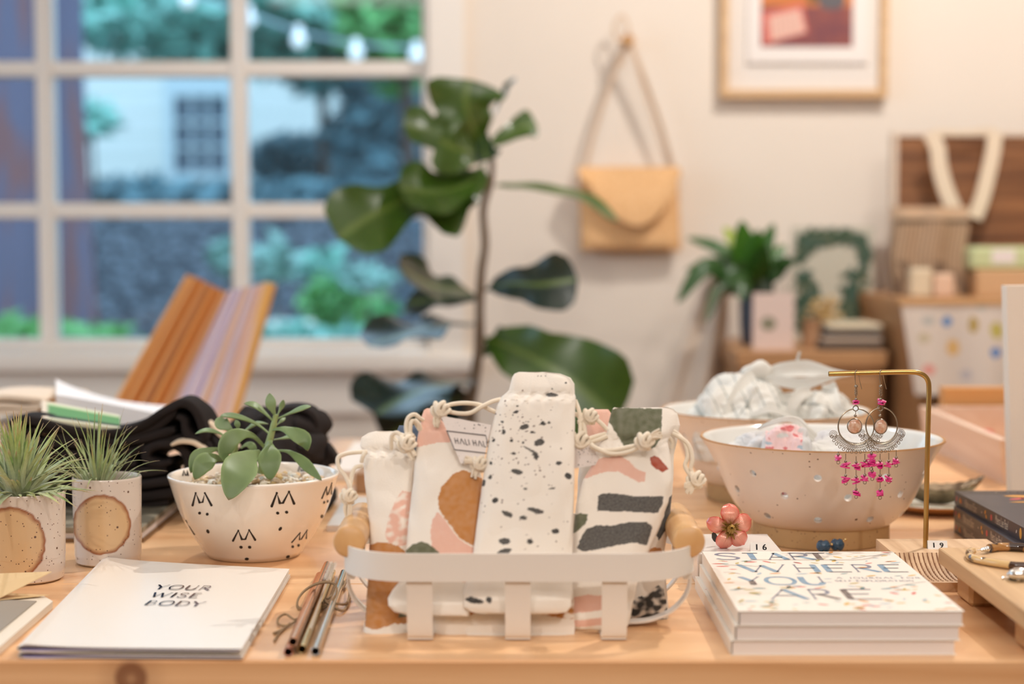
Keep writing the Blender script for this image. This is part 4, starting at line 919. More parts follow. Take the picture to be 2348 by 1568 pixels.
p5 = pouch([(853,1190,1252),(857,1180,1285),(866,1174,1308),(880,1170,1317),(895,1166,1318),(903,1158,1318),(910,1150,1320),(930,1140,1319),(1000,1122,1318),(1100,1107,1317),(1200,1093,1314),(1280,1083,1312),(1330,1070,1312),(1360,1062,1312),(1390,1064,1310),(1402,1080,1300),(1406,1110,1280)], 1.172, 1.262, .0110, sp, 'tall pouch spattered with black ink at the centre of the basket', 5, res=(420, 150), gather=903)
mb = MB(); tube_ = [A(x, y, 1.247) for x, y in ((1150,906),(1162,900),(1185,898),(1210,902),(1240,901),(1270,905),(1300,912),(1318,914))]
cord(p5, [[(1150,915,1.258),(1130,920,1.254),(1105,932,1.25),(1080,946,1.248),(1055,948,1.247),(1030,944,1.246),(1012,944,1.245)], [(1146,948,1.256),(1125,940,1.256),(1100,928,1.254),(1070,924,1.251),(1040,926,1.248),(1018,932,1.246)]], knots=[(1010,940,1.243,1.35)], frays=[(1004,948,1002,975,1.243,9)])
cord(p5, [[(1319,918,1.256),(1327,940,1.252),(1331,965,1.25),(1330,1000,1.246),(1328,1012,1.244)], [(1318,948,1.254),(1328,955,1.252),(1338,970,1.25),(1342,1000,1.246),(1335,1015,1.244)]], knots=[(1328,1012,1.242,1.5)], frays=[(1324,1018,1326,1036,1.242,8)])
cord(p5, [[(1104,1060,1.232),(1092,1062,1.228),(1080,1055,1.226)]], knots=[(1098,1064,1.226,1.2)], frays=[(1092,1062,1066,1050,1.225,7), (1094,1066,1086,1088,1.225,6)])
# ------------------------------------------------------------------ journals with painted leaves (front right)
m_jc = pm('journal_cover', (240, 232, 220), .38); m_jp = pm('journal_pages', (236, 225, 218), .75, bump=.25, bscale=700, stretch=(.02, .02, 1))
m_blu = pm('watercolour_blue', (116, 148, 172), .5, col2=(150, 172, 188), vscale=90); m_brn = pm('watercolour_brown', (112, 98, 92), .5, col2=(140, 128, 122), vscale=90); m_thin = pm('watercolour_grey', (130, 132, 146), .5)
LC = [pm('petal_' + n, c, .5) for n, c in (('ochre', (218, 178, 92)), ('orange', (224, 158, 92)), ('coral', (216, 108, 98)), ('teal', (130, 166, 168)), ('pale', (176, 194, 200)), ('olive', (196, 178, 110)))]
bx0, bx1, by0, by1, bt = .1500, .3005, 1.1245, 1.340, .0098
def journal(z, dx, dy, rot, label):
    root = thing('journal', (bx0, by0, z), label, 'book', 'stack of three leaf-patterned journals')
    w_, l_ = bx1-bx0, by1-by0; pg = MB(); pg.box((bx0+.001, by0+.0012, z+.0003), (bx1-.0012, by1-.0012, z+bt-.0003)); pg.build('pages', m_jp, root, smooth=False)
    cv = MB(); cv.box((bx0, by0, z+bt-.0003), (bx1, by1, z+bt)); cv.box((bx0, by0, z), (bx1, by1, z+.0003)); cv.box((bx0-.0004, by0, z), (bx0, by1, z+bt))
    pl = Plane((bx0, by0, z+bt), (1, 0, 0), (0, 1, 0), .00012); W = w_; rn = random.Random(4)
    def mf(w__):
        if w__ > .55: return rn.choice([1, 1, 2])
        return 3
    def row(s, x, y, h, xs): 
        for ch, (xa, xb) in zip(s, xs):
            letters(cv, pl, ch, xa, y, h, .0013, .0048, mf, serif=.0013, wide=(xb-xa)/(h*GL[ch][0]), hbar=1.9)
    row('START', 0, .1815, .0265, [(.007,.026),(.030,.042),(.048,.062),(.065,.083),(.080,.095)])
    row('WHERE', 0, .1330, .0280, [(.021,.055),(.061,.080),(.083,.102),(.105,.123),(.126,.144)])
    row('YOU', 0, .0865, .0280, [(.016,.029),(.0325,.0545),(.058,.0755)])
    row('ARE', 0, .0380, .0320, [(.028,.0525),(.056,.0745),(.079,.104)])
    letters(cv, pl, 'A JOURNAL FOR', .086, .1080, .0055, .0004, .0008, lambda w: 3, gap=.25)
    letters(cv, pl, 'SELF-EXPLORATION'.replace('-', '-'), .083, .0975, .0050, .0004, .0008, lambda w: 3, gap=.14) 
    occ = [(.005, .178, .097, .211), (.018, .129, .147, .164), (.013, .083, .078, .118), (.08, .092, .147, .118), (.025, .034, .106, .073)]
    rr = random.Random(12); k = 0; tries = 0
    while k < 125 and tries < 4000:
        tries += 1; x, y = rr.uniform(.004, W-.004), rr.uniform(.004, l_-.004)
        if any(a < x < c and b < y < d for a, b, c, d in occ) and rr.random() < .97: continue
        L_ = rr.uniform(.005, .011); blob(cv, pl, leafpoly(x, y, L_, L_*.34, rr.choice([-.5, .2, .5, 1.2, 2.2, 0])), 4 + rr.randrange(6), .8); k += 1
    for x0, y0, x1, y1 in ((.112, l_*.86, .146, l_*.94), (.12, l_*.35, .148, l_*.45), (.01, l_*.74, .04, l_*.70), (.006, l_*.61, .018, l_*.58)):
        ribbon(cv, pl, [(x0, y0), ((x0+x1)/2, (y0+y1)/2+.003), (x1, y1)], .0007, 2, 1, sm=4)
    # spine marks
    ps = Plane((bx0-.0004, by1, z), (0, -1, 0), (0, 0, 1), -.00012); rr = random.Random(3)
    for i in range(26): x = rr.uniform(.1, .208); blob(cv, ps, leafpoly(x, rr.uniform(.002, bt-.002), .006, .002, rr.choice([.6, -.6, 1.4])), 4 + rr.randrange(6), 1)
    cv.build('cover', [m_jc, m_blu, m_brn, m_thin] + LC, root, smooth=False)
    root.location.x += dx; root.location.y += dy; root.rotation_euler.z = rot
    return root
journal(T, -.0035, .0, .004, 'bottom journal of the three-book stack on the right front, spine leaning left')
journal(T+.0099, -.0010, .0, 0, 'middle journal of the three-book stack on the right front')
journal(T+.0199, .0012, .0, 0, 'top journal with large watercolour title lettering and scattered leaves')
# white box under the flower, number card 16
m_wb = pm('gloss_white', (232, 224, 216), .18)
bxw = MB(); bxw.box((.1475, 1.345, T), (.2165, 1.432, T+.0275), ch=.0008); tag(bxw.build('display_block', m_wb, smooth=False), 'glossy white display block under the coral flower brooch', 'block')
m_card = pm('number_card', (236, 230, 222), .4)
def numcard(c, s, rot, label, w_=.0158, h_=.0072):
    M = Matrix.Rotation(rot, 3, 'Z'); c = Vector(c)
    def q(x, y, z): return c + M @ Vector((x, y, z))
    mb = MB(); d = .0045
    mb.add([q(-w_/2, 0, 0), q(w_/2, 0, 0), q(w_/2, d, h_), q(-w_/2, d, h_), q(-w_/2, 2*d, 0), q(w_/2, 2*d, 0)], [(0, 1, 2, 3), (3, 2, 5, 4), (0, 3, 4), (1, 5, 2), (0, 4, 5, 1)])
    pl = Plane(q(-w_/2, 0, 0), (q(w_/2, 0, 0)-q(-w_/2, 0, 0)).normalized(), (q(0, d, h_)-q(0, 0, 0)).normalized(), .0001)
    
    for o_x in (0, .00025, .0005): text_mesh(mb, pl, s[0], h_, 1, x=.0030+o_x, y=h_*.23); text_mesh(mb, pl, s[1], h_, 1, x=.0092+o_x, y=h_*.23)
    return tag(mb.build('number_card', [m_card, m_blk], smooth=False), label, 'card')
numcard((.1985, 1.350, T+.0275), '16', -.05, 'small white tent card reading 16 in front of the flower brooch')
# flower brooch
m_pet = pm('coral_petal', (226, 104, 84), .28, coat=.5, attr=True, metal=.25); m_stm = pm('gold_stamen', (160, 124, 60), .38, metal=.5); m_dl = pm('dark_leaf', (60, 58, 50), .4)
fc = A(1671, 1206, 1.370); fr_ = thing('flower_brooch', (fc.x, 1.37, T+.0275), 'coral five-petalled flower brooch with golden stamens on the white block', 'brooch')
ctr = fc + Vector((0, -.004, 0)); px2 = 1.37/FP
for (ox, oy, L_, W_, an) in ((-2, -36, 30, 44, 90), (37, -12, 34, 44, 20), (24, 35, 34, 42, -50), (-15, 30, 36, 40, -112), (-35, -8, 30, 38, 168)):
    a = R(an); d = Vector((cos(a), 0, sin(a))); s_ = Vector((-sin(a), 0, cos(a))); mb = MB(); 
    def pf(u, v, a=a, d=d, s_=s_, W_=W_):
        t = u; wv = (v-.5)*2; prof_ = (max(0, 1-((t-.50)/.50)**2)**.5 if t > .5 else .45 + .55*(t/.5)**.7)*W_/2*px2; ln_ = (8 + 46*t)*px2
        z = -.004 - .0050*sin(pi*t*.9) + .0035*wv*wv - .00035*abs(sin(wv*24))*sin(pi*t)
        return ctr + d*ln_ + s_*wv*prof_ + Vector((0, z + .004*t, 0))
    cA, cB, cG = lin((244, 172, 148)), lin((228, 98, 78)), lin((176, 122, 66))
    def cf(u, v, p):
        e = max(abs(v-.5)*2, u)**3; c = tuple(lerp(cA[j], cB[j], e) for j in range(3)); g = max(0, 1-u*3.2)*.8
        c = tuple(lerp(c[j], cG[j], g) for j in range(3)); st = .75 + .25*abs(sin((v-.5)*48)); return tuple(x*st for x in c)
    mb.grid(pf, 16, 48, 0, cf); mb.grid(lambda u, v: pf(u, v) + Vector((0, .0006, 0)), 16, 24, 0, cf); mb.build('petal', m_pet, fr_, ang=80)
rn = random.Random(6); mb = MB()
for i in range(34):
    a = rn.random()*2*pi; l_ = rn.uniform(13, 27)*px2; e = ctr + Vector((cos(a)*l_, -.010 - rn.random()*.002, sin(a)*l_)); mb.tube([ctr + Vector((0, -.007, 0)), ctr.lerp(e, .5) + Vector((0, -.003, 0)), e], lambda t: .0009*(1-t)**.5 + .0001, 6, sm=3)
for i in range(9): a = i*2*pi/9; mb.tube([ctr + Vector((cos(a)*.0018, -.011, sin(a)*.0018 - .001)), ctr + Vector((cos(a)*.0026, -.013, sin(a)*.0026)), ctr + Vector((cos(a)*.0016, -.0155, sin(a)*.0016 + .002))], .0011, 6, sm=3)
mb.sphere(ctr + Vector((0, -.010, 0)), .0035, 12); mb.build('stamens', m_stm, fr_)
mb = MB(); mb.grid(lambda u, v: A(1632 + 16*u, 1228 + 22*(v-.5)*sin(pi*min(1, .15+u*.85)) + 8*u, 1.374 + .002*v), 8, 6); mb.grid(lambda u, v: A(1632 + 16*u, 1228 + 22*(v-.5)*sin(pi*min(1, .15+u*.85)) + 8*u, 1.3746 + .002*v), 8, 6); mb.build('back_leaf', m_dl, fr_)
# blue rosebud earrings on the table behind the journals
m_bl = pm('blue_bud', (52, 84, 110), .35, coat=.3, var=.3, vscale=200)
for cx_, cy_, lab, yy in ((1888, 1252, 'blue woven bead earring, left of the pair behind the journals', 1.452), (1920, 1249, 'blue woven bead earring with gold tip, right of the pair', 1.457)):
    c = A(cx_, cy_, yy); c.z = max(c.z, T+.0065+.006); root = thing('bead_earring', (c.x, c.y, T), lab, 'earring', 'pair of blue bead earrings'); mb = MB()
    for k in range(14):
        a = k*2.4; h = .75 - k*.11; n_ = Vector((cos(a)*math.sqrt(max(0, 1-h*h)), sin(a)*math.sqrt(max(0, 1-h*h)), h)); rot = n_.to_track_quat('Z', 'Y').to_matrix(); mb.sphere(c + n_*.0028, (.0042, .0032, .0036), 8, 0, rot)
    mb.build('bead', m_bl, root)
    mb = MB(); tip_ = c + Vector((.0068, -.002, .005 if cx_ > 1900 else .002)); mb.sphere(tip_, .0013, 8); mb.tube([c, tip_], .0006, 6); mb.build('gold_tip', m_gld, root)
    mb = MB(); 
    for k in range(5):
        a = k*1.25; e = Vector((c.x + cos(a)*.010, c.y - .006 + sin(a)*.006, T+.0012)); mb.sphere(e, (.0045, .003, .0011), 8, 0, Matrix.Rotation(a, 3, 'Z'))
    mb.build('petals', m_bl, root)

# ------------------------------------------------------------------ strainer bowls
m_stone = speckled('stoneware_glaze', (228, 216, 204), (90, 66, 48), .3, 120, .07, var=.06, coat=.3); m_in = pm('stoneware_inside', (228, 226, 220), .12, coat=.5); m_rim = pm('bare_clay_rim', (180, 132, 82), .6); m_clay = speckled('bare_clay_foot', (190, 156, 110), (120, 90, 60), .65, 300, .12, coat=0)
def strainer(cx, cy, s_, label, a0):
    root = thing('strainer_bowl', (cx, cy, T), label, 'bowl', 'stoneware berry strainer bowls'); c = (cx, cy, T)
    prof = [(.001, .0200), (.040, .0185), (.058, .0172), (.0635, .0178), (.068, .0215), (.0735, .0265), (.080, .0345), (.0860, .045), (.0905, .056), (.0950, .0665), (.0995, .0755), (.1045, .0845), (.1098, .0925), (.1112, .0940)]
    inn = [(.1108, .0952), (.1085, .0950), (.1060, .0915), (.1005, .0825), (.0955, .0735), (.0905, .063), (.0862, .0535), (.0815, .0445), (.0755, .035), (.068, .0275), (.058, .0235), (.03, .0225), (.001, .0222)]
    n = 144; allp = [(r*s_, z*s_) for r, z in prof + inn]; mb = MB(); mb.lathe(allp, c, n)
    np_ = len(prof)
    for i in range(len(mb.f)):
        ring = i // n
        if ring >= np_+1: mb.m[i] = 1
        elif ring >= np_-1: mb.m[i] = 2
    body = mb.build('bowl_body', [m_stone, m_in, m_rim], root, ang=50)
    cut = MB()
    for ring_, (h, r) in enumerate(((.070, .0965), (.052, .0885), (.030, .0765))):
        for k in range(10):
            a = -pi/2 + R(a0 + (17 if ring_ == 1 else 0) + 36*k); d = Vector((cos(a), sin(a), -.45)).normalized()
            p = Vector((cx, cy, T + h*s_)) + Vector((cos(a), sin(a), 0))*r*s_; cut.tube([p - d*.014, p + d*.014], .0036, 14)
    co = cut.build('hole_cutter', m_stone, smooth=False); bpy.context.view_layer.update()
    md = body.modifiers.new('holes', 'BOOLEAN'); md.operation = 'DIFFERENCE'; md.object = co; md.solver = 'EXACT'
    bpy.context.view_layer.update(); dg = bpy.context.evaluated_depsgraph_get()
    me = bpy.data.meshes.new_from_object(body.evaluated_get(dg)); body.modifiers.clear()
    old = body.data; body.data = me; bpy.data.meshes.remove(old); bpy.data.objects.remove(co)
    ft = MB(); ft.lathe([(.055*s_, .0005), (.0615*s_, .0005), (.0625*s_, .0025), (.0622*s_, .0175*s_), (.056*s_, .0178*s_), (.055*s_, .0005)], c, 96); ft.build('foot_ring', m_clay, root, ang=40)
    return root
strainer(.2848, 1.562, 1.0, 'speckled stoneware strainer bowl with pierced holes, nearer one behind the earrings', -12)
strainer(.2705, 1.812, 1.0, 'larger-looking stoneware strainer bowl heaped with cloth, behind the other', 4)
# cloth bundles
def cloth(name, mat, c, r, seed, label, folds=7, amp=.18, res=(60, 110), squash=1.0, attrf=None, tail=None, parent=None):
    c = Vector(c)
    def fn(u, v):
        th = pi*(.001 + u*.62); ph = 2*pi*v; d = Vector((sin(th)*cos(ph), sin(th)*sin(ph), cos(th)))
        k = 1 + amp*(.55*math.sin(ph*folds + 2.5*noise.noise(d*2 + Vector((seed, 0, 0))) + 3*u)*sin(th) + .9*noise.noise(d*2.2 + Vector((0, seed, 0))) + .35*abs(noise.noise(d*6 + Vector((0, 0, seed)))))
        return c + Vector((d.x*r[0]*k, d.y*r[1]*k, d.z*r[2]*k))
    mb = MB(); mb.grid(fn, res[0], res[1], 0, attrf); return mb
m_lin = pm('linen_white', (216, 212, 204), .85, attr=True, bump=.3, bscale=900, sheen=.2)
lw = lin((216, 213, 205)); ls = lin((160, 162, 156))
def band(mb, pts, wpx, hint, colr=None, th=.0012):
    P = spline([A(x, y, Y) for x, y, Y in pts], 8); m = len(P); hint = Vector(hint).normalized(); rings = []
    for i, p in enumerate(P):
        t = i/(m-1); d = (P[min(i+1, m-1)] - P[max(i-1, 0)]).normalized(); wv = d.cross(hint).normalized(); nn = wv.cross(d)
        hw = (wpx[min(int(t*(len(wpx)-1)), len(wpx)-2)]*(1-(t*(len(wpx)-1)) % 1) + wpx[min(int(t*(len(wpx)-1))+1, len(wpx)-1)]*((t*(len(wpx)-1)) % 1) if t < 1 else wpx[-1])/2*p.y/FP
        rings.append([p + wv*hw*cos(2*pi*k/20) + nn*(th*sin(2*pi*k/20) + hw*.30*(cos(2*pi*k/10))*.5 + .0006*sin(cos(2*pi*k/20)*9)) for k in range(20)])
    mb.loft(rings, 0, True, True, [colr or lw]*(20*m))
def stripes(f, dirv): 
    def g(u, v, p): s_ = (p.x*dirv[0] + p.y*dirv[1] + p.z*dirv[2] + .003*noise.noise(p*22)) % f; return ls if s_ < f*.10 else lw
    return g
cl = thing('striped_cloth_bundle', (.255, 1.81, T+.03), 'knotted off-white striped cloth bundle heaped in the rear strainer bowl', 'cloth')
mb = cloth('c', m_lin, (.2440, 1.80, T+.070), (.058, .074, .060), 3, '', 5, .16, res=(110, 240), attrf=stripes(.0165, (1, 0, .35))); mb.build('bundle', m_lin, cl, ang=70)
mb = cloth('c', m_lin, (.315, 1.785, T+.066), (.048, .052, .050), 8, '', 8, .26, res=(100, 200), attrf=stripes(.022, (.2, .3, 1))); mb.build('bundle', m_lin, cl, ang=70)
mb = MB(); mb.sphere(A(1738, 853, 1.80), (.016, .014, .013), 20); 
for v_ in mb.v: v_ += (v_ - A(1738, 853, 1.80)).normalized()*.0075*noise.noise(v_*70)
mb.c = [lw]*len(mb.v)
band(mb, [(1745,860,1.80),(1790,850,1.79),(1850,846,1.79),(1905,856,1.785),(1955,858,1.78)], [20, 38, 44, 26, 4], (.1, -1, .5))
band(mb, [(1745,866,1.79),(1790,874,1.78),(1840,880,1.775),(1890,868,1.775),(1935,860,1.78)], [16, 26, 28, 20, 4], (0, -1, .2))
band(mb, [(1738,860,1.79),(1715,868,1.775),(1690,900,1.757),(1665,950,1.742)], [26, 30, 26, 20], (.4, -1, .5))
band(mb, [(1742,866,1.79),(1745,890,1.765),(1725,925,1.745),(1700,958,1.735)], [24, 26, 24, 18], (.2, -1, .3), ls)
band(mb, [(1900,880,1.79),(1905,900,1.77),(1915,930,1.75),(1940,955,1.745)], [30, 36, 30, 24], (-.3, -1, .3))
band(mb, [(1860,900,1.765),(1835,905,1.752),(1815,935,1.742),(1820,962,1.74)], [20, 28, 26, 20], (.1, -1, .4))
band(mb, [(1720,955,1.728),(1760,940,1.726),(1800,950,1.726),(1830,965,1.73)], [12, 20, 18, 8], (0, -1, 1))
band(mb, [(1825,848,1.80),(1829,825,1.80),(1834,806,1.80)], [10, 7, 5], (0, -1, 0))
mb.build('knot', m_lin, cl, ang=70)
cl = thing('floral_cloth_bundle', (.285, 1.56, T+.03), 'grey and pink printed cloth bundle with a strap inside the front strainer bowl', 'cloth')
pk_, rd_, bl_, gr_ = lin((232, 198, 196)), lin((208, 112, 112)), lin((168, 184, 194)), lin((198, 196, 198))
def flor(u, v, p):
    x, y = proj(p); base = lerp(Vector(lw), Vector(gr_), .5 + .5*noise.noise(p*45))
    if 1755 < x < 1840: 
        n_ = noise.noise(Vector((x/24, y/15, 3)))
        if n_ > .30: base = Vector(rd_)
        elif n_ > -.25: base = Vector(pk_)
        elif y > 1005: base = Vector(bl_)
    return tuple(base)
mb = cloth('c', m_lin, (.232, 1.565, T+.072), (.040, .048, .026), 5, '', 6, .2, res=(100, 180), attrf=flor); mb.build('bundle', m_lin, cl, ang=70)
mb = cloth('c', m_lin, (.248, 1.530, T+.068), (.028, .032, .040), 14, '', 5, .25, res=(100, 180), attrf=flor); mb.build('bundle', m_lin, cl, ang=70)
mb = cloth('c', m_lin, (.304, 1.555, T+.072), (.048, .055, .026), 9, '', 7, .22, res=(100, 180), attrf=flor); mb.build('bundle', m_lin, cl, ang=70)
mb = MB(); band(mb, [(1738,982,1.56),(1762,972,1.55),(1800,962,1.545),(1828,966,1.545),(1850,988,1.54),(1868,1005,1.54)], [5, 12, 14, 22, 26, 26], (.2, -1, .6)); mb.build('strap', m_lin, cl, ang=70)
mb = MB(); mb.tube([A(1925+a, 998+b, 1.60) for a, b in ((135,-15),(145,-4),(140,8),(128,16))], .0012, 8, sm=4); mb.c = [gr_]*len(mb.v); mb.build('strap', m_lin, cl)

# ------------------------------------------------------------------ earring stand with two hoop earrings
m_brs = pm('brass', (186, 152, 92), .28, metal=1); m_pale = wood('pale_pine', (222, 188, 150), (198, 160, 122), 'y', 4, .55)
es = thing('earring_stand', (.352, 1.38, T), 'bent brass rod earring stand on a grooved pale wood base', 'stand')
mb = MB(); xa, xb = .3068, .4000; zt = T+.0245
mb.add([(xa,1.363,T),(xb,1.363,T),(xb,1.425,T),(xa,1.425,T),(xa,1.363,zt),(xb,1.363,zt),(xb,1.425,zt),(xa,1.425,zt)], [(3,2,1,0),(4,5,6,7),(1,2,6,5),(2,3,7,6),(3,0,4,7)])
def scoop(u, v):   # u along x, v from back/top to front/bottom
    x = lerp(xa, xb, u); t = v; y = 1.363 - .0285*t; z = zt - .0175*(1-(1-t)**1.7)
    g = ((u*25 - 1.8*t*t) % 1); gr = math.exp(-((g-.5)/.17)**2); q_ = .0010*gr*(1 if .03 < t < .97 else 0); return Vector((x, y + q_*.8, z - q_*.6))
mb.grid(scoop, 400, 12)
for i_ in range(400*12):
    u_, t_ = (i_//12 + .5)/400, (i_ % 12 + .5)/12
    if abs(((u_*25 - 1.8*t_*t_) % 1) - .5) < .13: mb.m[len(mb.m) - 400*12 + i_] = 1
f0 = [scoop(i/40, 1) for i in range(41)]; yf = 1.3345-.0012
mb.add([Vector((xa, 1.3345, T+.007)), Vector((xb, 1.3345, T+.007)), Vector((xb, 1.329, T+.007)), Vector((xa, 1.329, T+.007)), Vector((xb, 1.329, T)), Vector((xa, 1.329, T))], [(0,1,2,3),(3,2,4,5)])
for x in (xa, xb):
    side = [scoop(0, k/12) for k in range(13)]; side = [Vector((x, s_.y, s_.z)) for s_ in side] + [Vector((x, 1.329, T+.007)), Vector((x, 1.329, T)), Vector((x, 1.363, T))]
    mb.add(side, [tuple(range(len(side)))])
mb.add([Vector((x_, y_, z_ - .0)) for x_, y_, z_ in ((xa,1.329,T),(xb,1.329,T),(xb,1.363,T),(xa,1.363,T))], [(0,1,2,3)])
mb.build('base', [m_pale, pm('groove_brown', (148, 108, 80), .7)], es, smooth=False)
YE = 1.385
mb = MB(); mb.tube([A(2122,1262,YE), A(2126,1060,YE), A(2129,940,YE), A(2130,893,YE), A(2128,874,YE), A(2120,862,YE), A(2106,855,YE), A(2090,853,YE), A(2050,853,YE), A(1975,855,YE), A(1900,857,YE)], .0021, 16, sm=6); mb.build('rod', m_brs, es)
numcard((.3472, 1.3775, zt), '19', -.08, 'small white tent card reading 19 beside the brass post', .0158, .0064)
m_sil = pm('antique_silver', (150, 138, 122), .3, metal=1); m_pnk = pm('magenta_chip', (206, 24, 126), .25, coat=.6, col2=(226, 70, 140), vscale=300); m_gls = pm('peach_glass', (222, 160, 126), .04, coat=1, col2=(248, 222, 200), vscale=260, trans=.35)
def earring(ox, ring_c, ring_rx, dangles, label, first):
    Y = YE - .0025; root = thing('hoop_earring', A(ox, 857, Y), label, 'earring', 'pair of hoop earrings on the brass rod'); k = Y/FP
    P = lambda x, y, dy=0: A(x, y, Y+dy)
    mb = MB(); mb.tube([P(ox-1, 884, 0), P(ox-2.5, 866, -.001), P(ox-1.5, 853, -.001), P(ox+1.5, 848.5, .002), P(ox+5, 856, .0055), P(ox+8, 872, .008), P(ox+13, 892, .009)], .00032, 6, sm=6)
    mb.sphere(P(ox, 886), 4.2*k, 12); 
    for y in (894, 899, 904): mb.tube([P(ox+3*cos(a), y+3.2*sin(a), .0005*sin(a)) for a in [2*pi*j/10 for j in range(10)]], .0003, 6, closed=True, sm=2)
    mb.tube([P(ox, 889), P(ox, 925)], .0003, 6); mb.sphere(P(ox, 915.5), 3.6*k, 10); mb.build('ear_wire', m_sil, root)
    rn = random.Random(int(ox)); 
    def chips(x, y, n, s_=1.0, nm='shell_chip'):
        q = MB()
        for i in range(n):
            M = Matrix.Rotation(rn.uniform(-.35, .35), 3, 'Y') @ Matrix.Rotation(rn.uniform(-.4, .4), 3, 'X') @ Matrix.Rotation(rn.random()*3, 3, 'Z'); pts = []
            for j in range(7): a = 2*pi*j/7; rr = rn.uniform(.75, 1.15); pts.append((11*s_*rr*cos(a)*k, 7.5*rr*sin(a)*k))
            cc = P(x + rn.uniform(-2, 2), y + (i - (n-1)/2)*3.7); q.prism([cc + M @ Vector((a_, b_, -.0006)) for a_, b_ in pts], M @ Vector((0, 0, .0012)))
        q.build(nm, m_pnk, root, smooth=False)
    chips(ox, 922, 2 if first else 3, 1.05)
    rx, ry = ring_c; mb = MB()
    mb.tube([P(ox-1+6*cos(a), 936+6*sin(a)) for a in [2*pi*j/14 for j in range(14)]], .00045, 6, closed=True, sm=2)
    mb.tube([P(rx + ring_rx*sin(a), ry - 41*cos(a), -.0004 + .0006*sin(a)) for a in [R(8) + (2*pi - R(16))*j/40 for j in range(41)]], .00055, 8, sm=2)
    mb.tube([P(ox-1, 942), P(ox-1, 952)], .0003, 6); mb.sphere(P(ox-2 if first else ox-1.5, 953), 3.6*k, 10); mb.build('hoop', m_sil, root)
    gx, gy, gw = (ox-3.5, 977, 16.5) if first else (ox, 978, 14.5)
    g = MB(); g.sphere(P(gx, gy), (gw*k, .0028, 16.5*k), 24); go = g.build('glass_drop', m_gls, root)
    MB().tube([P(gx + gw*cos(a), gy + 16.8*sin(a)) for a in [2*pi*j/30 for j in range(30)]], .00045, 6, closed=True).build('bezel', m_sil, go)
    cr = MB()    # woven wire crescent
    for rrow, rad in enumerate((43, 47.5, 52, 56.5)):
        nb = 30
        for j in range(nb):
            a = R(28 + 124*j/(nb-1)); sx = ring_rx/41; c0_ = P(rx + rad*cos(a)*sx, ry - 3 + rad*sin(a)*(.98 if rrow < 3 else 1), -.0006*(rrow % 2)); th_ = a + (.7 if rrow % 2 else -.7)
            dv = Vector((cos(th_)*sx, 0, -sin(th_)))*2.6*k; cr.tube([c0_ - dv, c0_ + Vector((0, -.0003, 0)), c0_ + dv], .00036, 5)
    for sgn in (-1, 1):
        sx = ring_rx/41; cc = (rx + sgn*52*sx, ry + 18); 
        for rad in (3, 6, 9):
            nb = max(6, int(rad*2.2))
            for j in range(nb): a = 2*pi*j/nb; cr.sphere(P(cc[0] + rad*cos(a)*sx, cc[1] + rad*sin(a)), 1.15*k, 6)
    for j in range(15): a = R(24 + 132*j/14); cr.tube([P(rx + (61*cos(a) + 3*cos(b))*ring_rx/41, ry - 2 + 61*sin(a) + 3*sin(b)) for b in [2*pi*q/8 for q in range(8)]], .0003, 5, closed=True, sm=2)
    cr.build('wire_crescent', m_sil, root)
    dn = MB()
    for x, y0, segs, y1 in dangles:
        dn.tube([P(x, y0), P(x, y1)], .00032, 6)
        for yb in segs: dn.sphere(P(x, yb-9), 3.5*k, 10)
        dn.tube([P(x + 3.6*cos(b), y1 + 3.2 + 3.6*sin(b)) for b in [2*pi*q/8 for q in range(8)]], .0003, 5, closed=True, sm=2)
    dn.build('dangle_wire', m_sil, root)
    for x, y0, segs, y1 in dangles:
        for yb in segs: chips(x, yb, 3)
earring(1963, (1963, 978), 41, [(1922,1035,[1051],1057),(1939,1040,[1067,1099],1105),(1963,1046,[1069,1102,1131],1136),(1983,1040,[1066,1098],1103),(2000,1036,[1056,1089],1095)], 'silver hoop earring with magenta shell chips, left of the pair', True)
earring(2019.5, (2021.5, 976), 36, [(2018,1040,[1066,1099,1132],1138),(2038,1038,[1066,1098],1102),(2055,1032,[1058],1064),(1998,1030,[1048,1064],1072)], 'silver hoop earring with magenta shell chips, nearer the brass post', False)

# ------------------------------------------------------------------ wooden riser with tortoiseshell clips
m_ris = wood('riser_maple', (216, 178, 132), (196, 156, 112), 'y', 3, .5)
rs = thing('wooden_riser', (.45, 1.22, T), 'low pale wooden riser tray on block feet at the right front edge', 'tray')
MB().box((.3352, 1.098, .7825), (.62, 1.3285, .7950), ch=.0008).build('tray_top', m_ris, rs, smooth=False)
for a in ((.345, 1.120), (.345, 1.272), (.57, 1.272), (.57, 1.120)): MB().box((a[0], a[1], T), (a[0]+.03, a[1]+.038, .7825), ch=.003).build('foot', m_ris, rs, smooth=False)
m_tor = pm('tortoiseshell', (222, 186, 130), .08, coat=.8, col2=(70, 44, 30), vscale=85, vthr=(.56, .60), detail=1); m_tord = pm('tortoiseshell_dark', (176, 128, 74), .08, coat=.8, col2=(54, 34, 26), vscale=70, vthr=(.46, .52), detail=1)
zr = .7950; he = thing('hoop_stud', G(2290, 1285, zr), 'cream tortoiseshell open hoop earring lying on the wooden riser', 'earring')
MB().tube([G(x, y, zr+.0032) for x, y in ((2370,1298),(2330,1297),(2290,1292),(2250,1285),(2228,1278),(2222,1268),(2230,1263))], .0030, 12, sm=6).build('hoop', m_tor, he)
hd = thing('hoop_stud', G(2300, 1256, zr), 'brown tortoiseshell hoop earring with a silver post, behind the cream one', 'earring')
MB().tube([G(x, y, zr+.0032) for x, y in ((2268,1257),(2290,1254),(2320,1254),(2350,1256),(2380,1260))], .0034, 12, sm=6).build('hoop', m_tord, hd)
mb = MB(); mb.tube([G(2240,1262,zr+.003), G(2262,1258,zr+.004)], .0005, 6); 
for q in range(4): mb.sphere(G(2252+q*4, 1260-q*.6, zr+.0036), .0016+.0003*q, 8)
mb.build('post', m_slv, hd)
